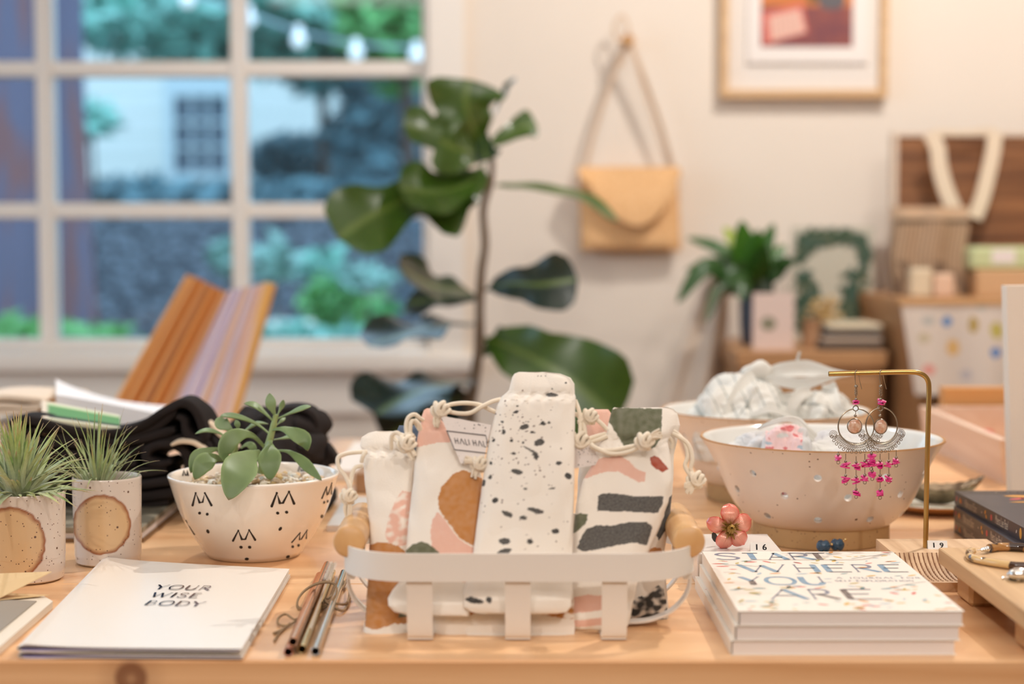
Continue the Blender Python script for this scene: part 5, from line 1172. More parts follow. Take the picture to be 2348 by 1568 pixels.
sn = MB(); sn.sphere(G(2338, 1316, zr+.005), (.0085, .006, .0048), 14); sn.sphere(G(2320, 1318, zr+.003), (.004, .003, .003), 12); sn.tube([G(2300,1324,zr+.0015), G(2330,1322,zr+.003)], .0006, 6); sn.tube([G(2335,1332,zr+.001), G(2335,1320,zr+.004)], .0014, 8); sn.sphere(G(2300, 1324, zr+.0015), .0013, 8)
tag(sn.build('silver_earring', m_slv), 'silver stud earring at the right edge of the wooden riser', 'earring')

# ------------------------------------------------------------------ dark floral books
m_nv = pm('navy_cover', (62, 60, 68), .35); m_nvp = pm('book_pages', (224, 212, 196), .75); m_ivo = pm('ivory_ink', (214, 204, 190), .5); m_cor = pm('coral_ink', (206, 92, 92), .5); m_yel = pm('marigold_ink', (224, 160, 70), .5); m_sag = pm('sage_ink', (120, 128, 96), .5)
def navy(z, dx, dy, rot, label, top=False):
    x0, x1, y0, y1, t = .4195, .568, 1.392, 1.603, .0124
    root = thing('floral_book', (x0, y1, z), label, 'book', 'stack of three navy floral books')
    MB().box((x0+.001, y0+.0012, z+.0004), (x1-.0012, y1-.0012, z+t-.0004)).build('pages', m_nvp, root, smooth=False)
    cv = MB(); cv.box((x0, y0, z+t-.0004), (x1, y1, z+t)); cv.box((x0, y0, z), (x1, y1, z+.0004)); cv.box((x0-.0006, y0, z), (x0, y1, z+t))
    ps = Plane((x0-.0006, y1, z), (0, -1, 0), (0, 0, 1), -.00015)
    if ps.N.x > 0: ps.N = -ps.N
    blob(cv, ps, leafpoly(.008, .0062, .006, .003, 1.2), 2); blob(cv, ps, leafpoly(.020, .0062, .007, .005, .4), 3); blob(cv, ps, leafpoly(.022, .0062, .007, .003, 2.2), 2)
    text_mesh(cv, ps, 'Made out of Stars', .0105, 1, x=.034, y=.003, shear=.35, sx=.50)
    blob(cv, ps, ell(.0875, .0062, .0009, .0009), 1); blob(cv, ps, leafpoly(.098, .008, .005, .003, .8), 3); blob(cv, ps, leafpoly(.101, .0045, .005, .003, -.6), 3); blob(cv, ps, ell(.116, .0062, .0028, .0030, 0, 7), 2)
    text_mesh(cv, ps, 'Meera Lee Patel', .0115, 1, x=.127, y=.003, shear=.3, sx=.48)
    blob(cv, ps, leafpoly(.186, .006, .004, .002, 1), 1); blob(cv, ps, ell(.197, .0062, .0032, .0048), 3)
    if top:
        pl = Plane((x0, y0, z+t), (1, 0, 0), (0, 1, 0), .00015)
        for x, y, l_, w_, a, m in ((.050,.176,.030,.012,-.1,3),(.043,.160,.022,.007,.5,2),(.052,.163,.016,.007,-.4,2),(.050,.142,.042,.007,.06,3),(.060,.128,.034,.011,.3,3),(.075,.150,.028,.010,-.3,4),(.090,.168,.030,.014,.2,2),(.085,.185,.03,.008,-.1,2),(.110,.150,.04,.014,.4,3),(.090,.140,.020,.02,0,2),(.105,.125,.03,.012,-.5,3),(.07,.1,.03,.01,.6,4),(.12,.18,.03,.01,.8,3)): blob(cv, pl, leafpoly(x, y, l_, w_, a, 8), m)
        letters(cv, pl, 'A JOURNAL FOR SELF', .034, .197, .0045, .0005, .0008, lambda w: 1, gap=.7)
    cv.build('cover', [m_nv, m_ivo, m_cor, m_yel, m_sag], root, smooth=False); root.location += Vector((dx, dy, 0)); root.rotation_euler.z = rot
navy(T, -.0015, -.006, .0, 'bottom navy floral book of the three on the right')
navy(T+.0126, -.0010, -.002, -.008, 'middle navy floral book of the three on the right')
navy(T+.0252, .0015, .006, .022, 'top navy floral book with orange leaves on its cover', True)
# plain white panel at the right edge
wp = MB(); wp.prism([A(2308, 655, 1.668), A(2322, 1150, 1.668) + Vector((0,0,0)), Vector((.72, 1.668, T+.0005)), A(2700, 650, 1.668)], (0, .018, 0))
wp.v = [Vector((v.x, v.y, max(v.z, T+.0004))) for v in wp.v]
v1 = A(2322, 1150, 1.668); wp.v[1].z = wp.v[5].z = T+.0004
tag(wp.build('display_board', pm('foam_board', (234, 222, 208), .6), smooth=False), 'tall blank white board standing at the right edge behind the navy books', 'board')
# green plate, silver shell dish
m_grn = pm('celadon_glaze', (204, 208, 194), .08, coat=.6, col2=(178, 184, 164), vscale=60)
pt = thing('green_plate', (.432, 1.728, T), 'small pale green glazed plate with tan edge behind the strainer bowl', 'plate')
MB().lathe([(.0005, .002), (.034, .0005), (.040, .0015), (.052, .0075), (.0575, .0095), (.058, .0105)], (.432, 1.728, T), 64).build('plate_base', pm('plate_clay', (196, 146, 96), .5), pt, ang=60)
MB().lathe([(.058, .0105), (.0572, .0115), (.052, .0092), (.040, .0050), (.0005, .0045)], (.432, 1.728, T), 64).build('glaze', m_grn, pt, ang=60)
m_shl = pm('silver_shell', (112, 94, 76), .32, metal=.7, col2=(168, 148, 122), vscale=70, bump=.5, bscale=160)
def shell(u, v):
    a = 2*pi*v; rr = u; x = .0375*rr*cos(a)*(1 + .25*max(0, cos(a))*rr); y = .024*rr*sin(a)*(1 - .35*max(0, cos(a))*rr); z = .003 + .016*rr**2.2 + .011*max(0, cos(a))**3*rr**3 + .0006*sin(a*22)*rr
    return Vector((.4330 + x, 1.722 + y, T+.006 + z))
mb = MB(); mb.grid(shell, 14, 88); mb.grid(lambda u, v: shell(u, v) - Vector((0, 0, .0022 if u < .96 else .0008)), 14, 88); tag(mb.build('shell_dish', m_shl, ang=70), 'hammered silver shell-shaped dish resting on the green plate', 'dish')
# small clear dome beside the basket
mb = MB(); mb.sphere((.162, 1.600, T+.0062), (.0125, .011, .0062), 24); tag(mb.build('glass_cabochon', pm('clear_glass', (225, 222, 214), .05, coat=1)), 'small clear domed glass piece between the basket and the flower', 'ornament')
# wooden boxes further back
m_pk = wood('limed_wood', (232, 206, 186), (222, 192, 170), 'y', 2, .6); m_or = pm('orange_ply', (214, 156, 96), .6)
bb = thing('wooden_tray_box', (.70, 2.06, T), 'long pale pink-washed wooden tray at the right, behind the navy books', 'box')
def wall4(x0, x1, y0, y1, z0, z1, t, fl): 
    m = MB(); m.add([Vector(p) for p in ((x0,y0,z0),(x0,y1,z0),(x0-fl,y1,z1),(x0-fl,y0-fl,z1),(x0+t,y0,z0),(x0+t,y1,z0),(x0+t-fl,y1,z1),(x0+t-fl,y0-fl,z1))], [(0,3,2,1),(4,5,6,7),(3,7,6,2),(0,4,7,3),(1,2,6,5)])
    m.box((x0+t, y0, z0), (x1, y0+t, z1-.004)); m.box((x0+t, y1-t, z0), (x1, y1, z1)); m.box((x1-t, y0, z0), (x1, y1, z1)); return m
wall4(.552, .90, 1.90, 2.27, T, .812, .010, .008).build('side', m_pk, bb, smooth=False)
MB().box((.562, 1.91, T), (.89, 2.26, T+.006)).build('base', m_or, bb, smooth=False)
tag(MB().box((.58, 2.28, T), (.95, 2.31, T+.075)).build('wooden_backboard', m_or, smooth=False), 'orange wooden board standing behind the pale tray', 'board')
rn = random.Random(15); mb = MB()
for i in range(60): mb.sphere((rn.uniform(.58, .86), rn.uniform(1.95, 2.22), T+.010+rn.random()*.022), (rn.uniform(.008, .02), .008, .006), 8, rn.choice([0, 0, 1]), Matrix.Rotation(rn.random()*3, 3, 'Z'))
tag(mb.build('potpourri', [pm('petal_cream', (228, 200, 170), .7), pm('petal_red', (208, 118, 100), .6)], org=(.7, 2.08, T+.006)), 'loose cream and red trinkets filling the pale wooden tray', 'trinkets', kind='stuff')
tag(MB().box((.105, 1.925, T), (.178, 2.05, .793), ch=.001).build('wooden_box', wood('chestnut_wood', (188, 126, 78), (164, 104, 62), 'x', 3, .5), smooth=False), 'low chestnut wooden box between the pouches and the rear bowl', 'box')
# ------------------------------------------------------------------ left: black garments, prints, linens
m_bc = pm('black_twill', (38, 33, 32), .9, spec=.2, bump=.3, bscale=500); m_nat = pm('natural_strap', (214, 196, 172), .85, bump=.3, bscale=500)
def ribx(mb, pts, wpx, Y0_, Y1_, mat=0, sm=6, jit=0):
    """thick cloth layer: 2D path in the photo's frame at depth Y0_, extruded back to Y1_"""
    P = [(p.x, p.y) for p in spline([(x, y, 0) for x, y in pts], sm)]; n = len(P); L_, R_ = [], []
    for i in range(n):
        ax, ay = P[max(i-1, 0)]; bx_, by_ = P[min(i+1, n-1)]; l = math.hypot(bx_-ax, by_-ay) or 1; t = i/(n-1); w_ = (wpx if not callable(wpx) else wpx(t))/2*min(1, .55+3*t, .55+3*(1-t)); nx, ny = -(by_-ay)/l*w_, (bx_-ax)/l*w_
        L_.append((P[i][0]+nx, P[i][1]+ny)); R_.append((P[i][0]-nx, P[i][1]-ny))
    loop_ = L_ + R_[::-1]; m = len(loop_); cxp = [P[i] for i in range(n)] + [P[i] for i in range(n-1, -1, -1)]
    rings = []
    for s_, Y in ((.62, Y0_), (.88, Y0_+.0015), (1, Y0_+.004), (1, lerp(Y0_, Y1_, .5)), (1, Y1_)):
        ring = []
        for (x, y), (cx_, cy_) in zip(loop_, cxp):
            q = A(lerp(cx_, x, s_), lerp(cy_, y, s_), Y0_); q.y = Y + .002*noise.noise(q*30); q.z -= (.010 if Y == Y1_ and Y1_-Y0_ > .05 else 0); q.z += .0012*noise.noise(Vector((q.x*40, Y*14, 2))); ring.append(q)
        rings.append(ring)
    mb.loft(rings, mat)
prt = thing('printed_pack', (-.47, 1.70, T), 'stack of grey patterned prints and white boards under the black garments', 'prints')
mb = MB(); mb.box((-.66, 1.543, T), (-.3365, 1.86, T+.0035)); mb.build('base_board', pm('brown_board', (128, 96, 62), .7), prt, smooth=False)
mb = MB(); mb.box((-.66, 1.546, T+.0035), (-.338, 1.86, T+.0085)); mb.build('white_board', pm('white_sheet', (214, 206, 204), .6), prt, smooth=False)
mb = MB(); mb.box((-.66, 1.544, T+.0085), (-.337, 1.86, T+.0145), ch=.001); mb.build('grey_print', pm('grey_print', (146, 138, 120), .45, col2=(96, 90, 76), vscale=26, vthr=(.45, .55)), prt, smooth=False)
YG = 1.645
g1 = MB()
ribx(g1, [(30,1160),(120,1158),(250,1160),(330,1158),(385,1150)], 24, YG+.012, YG+.085)
ribx(g1, [(28,1138),(140,1136),(300,1140),(380,1132),(420,1115),(440,1090)], 26, YG+.006, YG+.085)
ribx(g1, [(30,1112),(150,1112),(280,1115),(360,1108),(415,1095),(432,1062),(415,1030),(380,1018),(340,1030),(335,1055),(365,1066),(392,1058)], 22, YG, YG+.085)
ribx(g1, [(24,1090),(140,1090),(250,1092),(320,1085),(380,1080)], 24, YG+.002, YG+.085)
ribx(g1, [(24,1066),(140,1066),(250,1068),(310,1062)], 24, YG+.001, YG+.085)
tag(g1.build('black_garment', m_bc, ang=60), 'lower folded black garment with rolled right end on the grey prints', 'garment')
g2 = MB()
ribx(g2, [(26,1042),(140,1042),(250,1042),(330,1030),(380,1010),(430,1010),(468,1018),(478,1050),(470,1085)], 22, YG+.004, YG+.085)
ribx(g2, [(22,1018),(120,1018),(220,1018),(310,1010),(370,994),(400,985)], 22, YG, YG+.085)
ribx(g2, [(100,1008),(160,1002),(240,1004),(310,998),(360,978),(392,950),(400,935)], 20, YG+.002, YG+.085)
ribx(g2, [(40,1004),(22,984),(34,966),(70,964),(130,980),(200,994),(262,994),(325,976),(376,944),(412,926),(440,936),(458,965),(466,1005),(440,1008),(425,990),(420,965),(405,955)], 21, YG-.002, YG+.085)
ribx(g2, [(50,992),(90,984),(130,992),(180,1000)], 16, YG+.004, YG+.085)
ribx(g2, [(440,1012),(462,1015),(476,1040),(478,1080),(470,1120)], 30, YG+.006, YG+.085)
tag(g2.build('black_garment', m_bc, ang=60), 'upper folded black garment with a big rolled fold beside the cat-face bowl', 'garment')
st = MB(); ribx(st, [(392,1020),(412,1014),(445,1018),(470,1035),(500,1055)], 11, YG-.010, YG+.01); ribx(st, [(470,965),(492,985),(520,1010),(545,1030)], 13, YG+.015, YG+.03)
tag(st.build('cotton_rope', m_nat, ang=60), 'natural cotton strap loops coming out between the black garments', 'strap')
g3 = MB()
for c, r_, sd in (((650, 985, 1.74), (.030, .05, .024), 1), ((700, 975, 1.75), (.026, .05, .019), 2), ((700, 1022, 1.72), (.024, .05, .018), 3), ((640, 1040, 1.70), (.034, .05, .026), 4), ((590, 1000, 1.76), (.03, .05, .03), 5), ((660, 1085, 1.74), (.045, .05, .022), 6)):
    c_ = A(*c); k0 = len(g3.v); g3.sphere(c_, r_, 28)
    for v_ in g3.v[k0:]: dd = v_ - c_; v_ += dd*(.18*noise.noise(dd*60 + Vector((sd, 0, 0))) + .06*sin(dd.x*260 + dd.z*200))
ribx(g3, [(575,975),(610,955),(660,940),(705,945),(722,965),(718,985),(690,990)], 15, 1.715, 1.80); ribx(g3, [(660,1050),(700,1040),(722,1010),(700,1000)], 15, 1.70, 1.80)
g3.v = [Vector((v.x, v.y, max(v.z, T+.001))) for v in g3.v]
tag(g3.build('black_bag', m_bc, ang=70), 'crumpled black bag lying behind the succulent', 'bag')
g4 = MB(); c_ = A(742, 1045, 1.72); g4.tube([A(722, 1062, 1.72), A(745, 1050, 1.72), A(768, 1036, 1.72)], lambda t: .011 + .002*sin(t*9), 16, sm=5); g4.tube([A(700, 1100, 1.72), A(712, 1075, 1.72), A(730, 1058, 1.72)], .012, 14, sm=4)
g4.v = [Vector((v.x, v.y, max(v.z, T+.001))) for v in g4.v]; g4.box((A(690,1100,1.72).x, 1.71, T+.0005), (A(760,1100,1.72).x, 1.78, T+.018), ch=.004); g4.box((A(700,1100,1.72).x, 1.715, T+.0175), (A(755,1100,1.72).x, 1.77, T+.040), ch=.006)
tag(g4.build('rolled_black_cloth', m_bc, ang=70), 'small rolled black cloth to the left of the pouches, right end of the dark heap', 'cloth')
# boards and papers between bowl and basket
tag(MB().box((-.175, 1.60, T), (-.128, 1.78, T+.006)).build('paper_pad', pm('pad_paper', (206, 196, 186), .4), smooth=False), 'pale paper pad behind the cat-face bowl, left of the basket', 'paper')
tag(MB().box((-.205, 1.93, T), (-.10, 2.20, T+.013), ch=.001).build('boxed_cards', pm('boxed_cards', (232, 220, 208), .5), smooth=False), 'pale box of cards further back between bowl and pouches', 'box')
tag(MB().box((-.17, 1.84, T), (-.09, 1.915, T+.022), ch=.001).build('brown_box', pm('brown_box', (168, 130, 96), .6), smooth=False), 'small brown box behind the leftmost pouch', 'box')
# beige folded linen, green striped towel, white sheet
YL = 1.875
ln_ = MB(); m_bei = pm('beige_linen', (226, 208, 188), .85, bump=.3, bscale=500)
ribx(ln_, [(-60,915),(20,913),(70,916),(104,922)], 17, YL, YL+.2); ribx(ln_, [(-60,932),(20,932),(60,935),(98,930)], 15, YL+.002, YL+.2); ribx(ln_, [(-60,948),(10,946),(60,945),(90,936)], 13, YL+.003, YL+.2)
ln_.tube([A(100, 925, YL-.01), A(104, 945, YL-.03), A(100, 965, YL-.06), A(112, 962, YL-.05), A(96, 968, YL-.06)], .0035, 10, sm=5)
for zz_ in range(5): ln_.box((-.64, YL+.01, T+.001+zz_*.0135), (-.53-.002*(zz_%2), YL+.21, T+.0135+zz_*.0135), ch=.004)
tag(ln_.build('folded_linen', m_bei, ang=60), 'stack of folded beige linens at the far left behind the black garments', 'linen')
m_gs = pm('green_stripe', (74, 120, 74), .8, attr=True, bump=.3, bscale=500)
def gtc(u, v, p):
    g = lin((92, 148, 92)) if v > .18 and v < .70 else lin((218, 220, 196)); 
    if .70 <= v < .82: g = lin((40, 50, 38))
    if .12 < v < .18: g = lin((170, 206, 140))
    if u < .06: g = lin((222, 210, 192))
    return g
gt = MB(); YT_ = 1.80
def gtf(u, v, d=0):
    x = lerp(96, 275, u); y = lerp(918 + 34*u, 962 + 22*u, v); Y = lerp(1.79, 1.648, min(1, v*1.15)); return A(x, y, Y + d)
gt.grid(gtf, 20, 20, 0, gtc); gt.grid(lambda u, v: gtf(u, v) - Vector((0, 0, .004)), 20, 20, 0, gtc)
gt.grid(lambda u, v: gtf(u, 1) - Vector((0, 0, .007*v)), 20, 4, 0, lambda u, v, p: lin((196, 196, 170)) if u > .3 else lin((214, 206, 186)))
tag(gt.build('green_striped_towel', m_gs, ang=60), 'green and cream striped towel lying on the black garments', 'towel')
ws = MB(); m_ws = pm('white_paper', (240, 238, 240), .6)
def wsf(u, v):
    x = lerp(128, 385, u); topy = 868 + 62*u**.8 + 10*sin(u*pi); boty = 905 + 48*u**1.1 ; return A(x, lerp(topy, boty, v), lerp(2.05, 1.86, v))
ws.grid(wsf, 24, 10); ws.grid(lambda u, v: wsf(u, v) - Vector((0, 0, .0012)), 24, 10); ws.grid(lambda u, v: wsf(u, 1) - Vector((0, 0, .02*v)), 24, 2)
tag(ws.build('white_sheet', m_ws, ang=60), 'curled white paper sheet between the black garments and the orange sheets', 'paper')

# ------------------------------------------------------------------ rack of wrapping sheets before the window
rk = thing('display_bench', (-.75, 2.75, 0), 'low wooden bench behind the table carrying the leaning paper sheets', 'bench')
m_bn = wood('bench_wood', (206, 164, 120), (180, 138, 98), 'x', 2, .5)
MB().box((-1.15, 2.52, .60), (-.36, 2.98, .64), ch=.003).build('bench_top', m_bn, rk, smooth=False)
for a in ((-1.12, 2.55), (-.43, 2.55), (-1.12, 2.91), (-.43, 2.91)): MB().box((a[0], a[1], 0), (a[0]+.04, a[1]+.04, .60)).build('leg', m_bn, rk, smooth=False)
def sheet(name, quad, Yq, mat, label, n=10, fold=.006, stripes_=None, group=None):
    p = [A(x, y, Y) for (x, y), Y in zip(quad, Yq)]     # top-left, top-right, bottom-right, bottom-left
    d = (p[3]-p[0]); s_ = (p[0].z - .642)/(p[0].z - p[3].z); bl = p[0] + d*s_; d2 = (p[2]-p[1]); s2 = (p[1].z - .642)/(p[1].z - p[2].z); brr = p[1] + d2*s2
    bl.y = p[3].y; brr.y = p[2].y
    def fn(u, v):
        q = p[0].lerp(p[1], u).lerp(bl.lerp(brr, u), v); return q + Vector((0, -fold*abs(sin(u*pi*n/2))*(1 + .3*v), 0))
    mb = MB(); mb.grid(fn, n*8, 8, 0, stripes_); mb.grid(lambda u, v: fn(u, v) + Vector((0, .003, 0)), n*8, 8, 0, stripes_)
    return tag(mb.build(name, mat, ang=70), label, 'paper sheet', group)
m_sh = pm('sheet_paper', (220, 150, 90), .6, attr=True)
def sc(cols_, f): 
    cc = [lin(c) for c in cols_]
    def g(u, v, p): return cc[int((u*f + .15*noise.noise(Vector((u*4, v*.6, 1)))) % len(cc))]
    return g
gname = 'leaning sheets on the low bench'
sheet('wrapping_sheet', [(428,628),(455,640),(275,905),(238,900)], [2.90,2.89,2.62,2.62], m_sh, 'leftmost leaning sheet, bright orange-brown edge', 3, .01, sc([(240,172,98),(228,156,88)], 3), gname)
sheet('wrapping_sheet', [(445,632),(525,672),(372,930),(262,905)], [2.88,2.86,2.60,2.60], m_sh, 'wide brown leaning sheet of pleated paper in the rack', 8, .018, sc([(238,166,94),(216,144,80),(242,172,100),(206,150,108)], 8), gname)
sheet('wrapping_sheet', [(518,668),(590,652),(470,960),(360,940)], [2.87,2.85,2.60,2.60], m_sh, 'lavender and pink leaning sheet of pleated paper', 8, .014, sc([(240,204,180),(224,212,230),(242,220,220),(216,200,224),(240,212,196)], 7), gname)
sheet('wrapping_sheet', [(585,654),(614,646),(505,985),(462,965)], [2.86,2.85,2.60,2.60], m_sh, 'narrow pink leaning sheet right of the lavender one', 3, .008, sc([(242,208,194),(232,194,174)], 3), gname)
sheet('wrapping_sheet', [(608,646),(634,652),(520,1000),(495,985)], [2.845,2.84,2.60,2.60], m_sh, 'rightmost leaning sheet, golden orange edge', 2, .006, sc([(242,184,104),(234,172,96)], 2), gname)

# ------------------------------------------------------------------ fiddle leaf fig
m_fig = pm('fig_leaf', (70, 104, 40), .28, attr=True, var=.15, vscale=30, spec=.7); m_fst = pm('fig_stem', (128, 110, 92), .7, bump=.4, bscale=80)
YF = 2.85; fx = A(1085, 900, YF).x
ff = thing('fiddle_leaf_fig', (fx, YF, 0), 'tall fiddle leaf fig plant standing between the window and the hanging bag', 'plant')
stp = [Vector((fx-.01, YF, .30)), A(1078, 960, YF), A(1083, 900, YF), A(1098, 800, YF), A(1100, 700, YF), A(1104, 620, YF), A(1112, 560, YF), A(1108, 480, YF), A(1124, 420, YF), A(1128, 370, YF), A(1118, 320, YF), A(1112, 280, YF)]
MB().tube(stp, [.012, .011, .0095, .0085, .008, .0075, .007, .0065, .006, .005, .0035, .002], 12, sm=5).build('stem', m_fst, ff)
mb = MB(); mb.lathe([(.001, 0), (.12, 0), (.125, .01), (.15, .30), (.155, .31), (.15, .315), (.14, .31), (.135, .28), (.001, .28)], (fx, YF, 0), 48); mb.build('plant_pot', pm('pot_white', (224, 218, 208), .4), ff, ang=50)
def figleaf(pts, wpx, dY, hint, dark=0, under=0, wav=.12):
    P = [A(x, y, YF + d) for (x, y), d in zip(pts, dY)]; C = spline(P, 8); m = len(C); hint = Vector(hint).normalized(); mb = MB(); L = (P[-1]-P[0]).length
    prof = [(0, .03), (.10, .05), (.18, .30), (.35, .52), (.5, .55), (.68, .85), (.82, 1), (.93, .72), (1, .05)]
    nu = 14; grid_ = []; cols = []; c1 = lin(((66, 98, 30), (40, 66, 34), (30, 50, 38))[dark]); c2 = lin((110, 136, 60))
    for i, c in enumerate(C):
        t = i/(m-1); d = (C[min(i+1, m-1)] - C[max(i-1, 0)]).normalized(); wv = d.cross(hint).normalized(); nn = wv.cross(d).normalized(); hw = tab(prof, t)[0]*wpx*1.22/2*YF/FP
        for j in range(nu+1):
            u = (j/nu-.5)*2; grid_.append(c + wv*hw*u + nn*(.13*hw*abs(u)**1.3 + wav*hw*sin(t*17 + (2 if u > 0 else 0))*u*u)); cols.append(c2 if abs(u) < .08 else c1)
    n_ = nu+1; fs = [(i*n_+j, (i+1)*n_+j, (i+1)*n_+j+1, i*n_+j+1) for i in range(m-1) for j in range(nu)]; mb.add(grid_, fs, 0, cols)
    off = [g + Vector((0, .0008, -.0008)) for g in grid_]; mb.add(off, [f[::-1] for f in fs], 0, cols); mb.build('leaf', m_fig, ff, ang=80)
figleaf([(1108,335),(1085,290),(1068,235),(1075,182)], 150, [0,-.02,-.03,-.03], (0,-1,.25), 0)
figleaf([(1105,345),(1050,320),(985,300),(925,288)], 100, [0,-.03,-.06,-.08], (.1,-.8,.6), 0)
figleaf([(1110,350),(1080,345),(1045,340),(1005,318)], 120, [0,-.05,-.08,-.09], (0,-1,.3), 0)
figleaf([(1120,335),(1150,318),(1195,292),(1230,284)], 62, [0,.02,.04,.05], (-.1,-.9,.4), 0)
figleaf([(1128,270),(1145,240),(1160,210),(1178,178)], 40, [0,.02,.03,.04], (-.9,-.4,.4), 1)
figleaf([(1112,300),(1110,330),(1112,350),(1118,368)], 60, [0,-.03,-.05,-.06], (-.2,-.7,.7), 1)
figleaf([(1110,375),(1075,420),(1000,440),(915,430)], 135, [0,-.06,-.10,-.13], (.1,-.75,.65), 0)
figleaf([(1108,420),(1050,430),(1000,452),(985,500)], 110, [0,.03,.05,.05], (.2,-1,.1), 1)
figleaf([(1112,392),(1065,425),(1015,455),(965,478)], 165, [0,-.02,-.04,-.06], (.1,-.95,.3), 0)
figleaf([(1118,345),(1080,325),(1040,300),(1000,262)], 120, [0,.02,.03,.03], (.1,-1,.1), 1)
figleaf([(1040,440),(960,450),(860,490),(775,545)], 150, [-.02,-.06,-.12,-.16], (.35,-.75,.55), 0)
figleaf([(1122,425),(1200,428),(1310,445),(1420,505)], 62, [0,.02,.05,.08], (.15,-.45,.9), 0)
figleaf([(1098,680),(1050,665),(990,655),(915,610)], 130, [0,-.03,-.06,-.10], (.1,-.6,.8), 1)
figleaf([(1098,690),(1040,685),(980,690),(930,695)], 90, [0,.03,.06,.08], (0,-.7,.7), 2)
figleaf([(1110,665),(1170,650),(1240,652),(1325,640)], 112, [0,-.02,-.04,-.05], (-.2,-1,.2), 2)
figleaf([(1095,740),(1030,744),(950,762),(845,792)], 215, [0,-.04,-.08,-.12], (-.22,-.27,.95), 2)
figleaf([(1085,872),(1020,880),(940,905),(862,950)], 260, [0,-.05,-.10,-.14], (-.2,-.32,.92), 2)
figleaf([(1085,900),(1030,925),(960,960),(880,1010)], 170, [0,.02,.03,.03], (.3,-.9,.3), 2)
figleaf([(1108,775),(1180,800),(1290,860),(1415,965)], 200, [0,-.03,-.06,-.08], (-.3,-.9,.35), 0)
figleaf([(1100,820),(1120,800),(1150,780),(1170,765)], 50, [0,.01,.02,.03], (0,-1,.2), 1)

# ------------------------------------------------------------------ bag hanging on the wall
m_str = pm('straw_weave', (240, 194, 142), .8, bump=1.0, bscale=160, col2=(226, 176, 122), vscale=130); m_strap = pm('bag_strap', (222, 196, 170), .8)
YH = 3.655; k_ = YH/FP
bg = thing('straw_bag', (A(1445, 575, YH).x, YH, A(0, 575, YH).z), 'woven straw flap bag hanging from a wooden wall peg', 'bag')
bl_, br_, tz, bz = A(1328, 0, YH).x, A(1566, 0, YH).x, A(0, 385, YH).z, A(0, 575, YH).z
rings = []
for i in range(13):
    t = i/12; z = lerp(bz, tz, t); th = .026*(1-.55*t)*(1 if 0 < i < 12 else .6); xl = lerp(bl_+.004, bl_, t); xr = lerp(br_, br_-.008, t); ring = []
    for k in range(36): a = 2*pi*k/36; ring.append(Vector(((xl+xr)/2 + (xr-xl)/2*math.copysign(abs(cos(a))**.5, cos(a)), YH+.010 - th*math.copysign(abs(sin(a))**.7, sin(a)), z)))
    rings.append(ring)
MB().loft(rings).build('bag_body', m_str, bg, ang=60)
fp = []; 
for i in range(25): u = i/24; x = lerp(bl_-.002, br_-.006, u); ys_ = 400 + 118*sin(pi*(u**1.25))**.8; fp.append((x, A(0, ys_, YH).z))
def flap(u, v): x, zb = fp[int(round(u*24))]; z = lerp(tz+.002, zb, v); return Vector((x, YH - .013 - .030*sin(pi*.5*v)**1.2 - .004*sin(pi*u), z))
mb = MB(); mb.grid(flap, 24, 10); mb.grid(lambda u, v: flap(u, v) + Vector((0, .004, 0)), 24, 10); mb.grid(lambda u, v: flap(u, 1) + Vector((0, .004*v, 0)), 24, 1); mb.build('flap', m_str, bg, ang=70)
mb = MB(); mb.tube([A(1340, 392, YH), A(1372, 270, YH-.004), A(1420, 140, YH-.01), A(1440, 108, YH-.012), A(1458, 130, YH-.01), A(1510, 270, YH-.004), A(1545, 390, YH)], .0062, 10, sm=6, flat=.5); mb.tube([A(1425, 150, YH-.014), A(1438, 106, YH-.018), A(1450, 120, YH-.015), A(1534, 385, YH+.012)], .0045, 8, sm=6, flat=.5); mb.build('strap', m_strap, bg)
mb = MB(); mb.tube([A(1424, 100, YH-.01), A(1410, 80, YH-.01), A(1412, 50, YH-.01), A(1428, 36, YH-.01), A(1440, 60, YH-.01), A(1438, 95, YH-.012)], .0035, 8, sm=6); mb.build('hanging_loop', m_strap, bg)
pg = MB(); c_ = A(1438, 100, YH); pg.tube([c_ + Vector((0, .043, 0)), c_ + Vector((0, -.015, .004)), c_ + Vector((0, -.022, .006))], [.009, .009, .014, .016, .013], 16, sm=3); tag(pg.build('wall_peg', m_hand), 'round wooden peg on the wall holding the straw bag', 'peg')

# ------------------------------------------------------------------ framed picture
fx0, fx1 = A(1650, 0, YW).x, A(2031, 0, YW).x; fz0 = A(0, 226, YW).z; fz1 = fz0 + .50; fw = .0165
pf_ = thing('framed_picture', ((fx0+fx1)/2, YW-.02, fz0), 'framed print with wide white mat in a pale wood frame on the wall', 'picture')
mb = MB(); 
for a in (((fx0, YW-.032, fz0), (fx1, YW-.0005, fz0+fw)), ((fx0, YW-.032, fz1-fw), (fx1, YW-.0005, fz1)), ((fx0, YW-.032, fz0+fw), (fx0+fw, YW-.0005, fz1-fw)), ((fx1-fw, YW-.032, fz0+fw), (fx1, YW-.0005, fz1-fw))): mb.box(a[0], a[1])
mb.build('frame', wood('frame_ash', (226, 188, 142), (206, 166, 120), 'x', 3, .45), pf_, smooth=False)
MB().box((fx0+fw, YW-.014, fz0+fw), (fx1-fw, YW-.010, fz1-fw)).build('mat_board', pm('mat_board', (232, 224, 216), .7), pf_, smooth=False)
ix0, ix1, iz0 = A(1712, 0, YW).x, A(1986, 0, YW).x, A(0, 146, YW).z
ib = MB().box((ix0, YW-.022, iz0), (ix1, YW-.014, iz0+.32)).build('inner_mat', pm('inner_mat', (240, 232, 226), .7), pf_, smooth=False)
px0_, px1_, pz0 = A(1742, 0, YW).x, A(1951, 0, YW).x, A(0, 110, YW).z
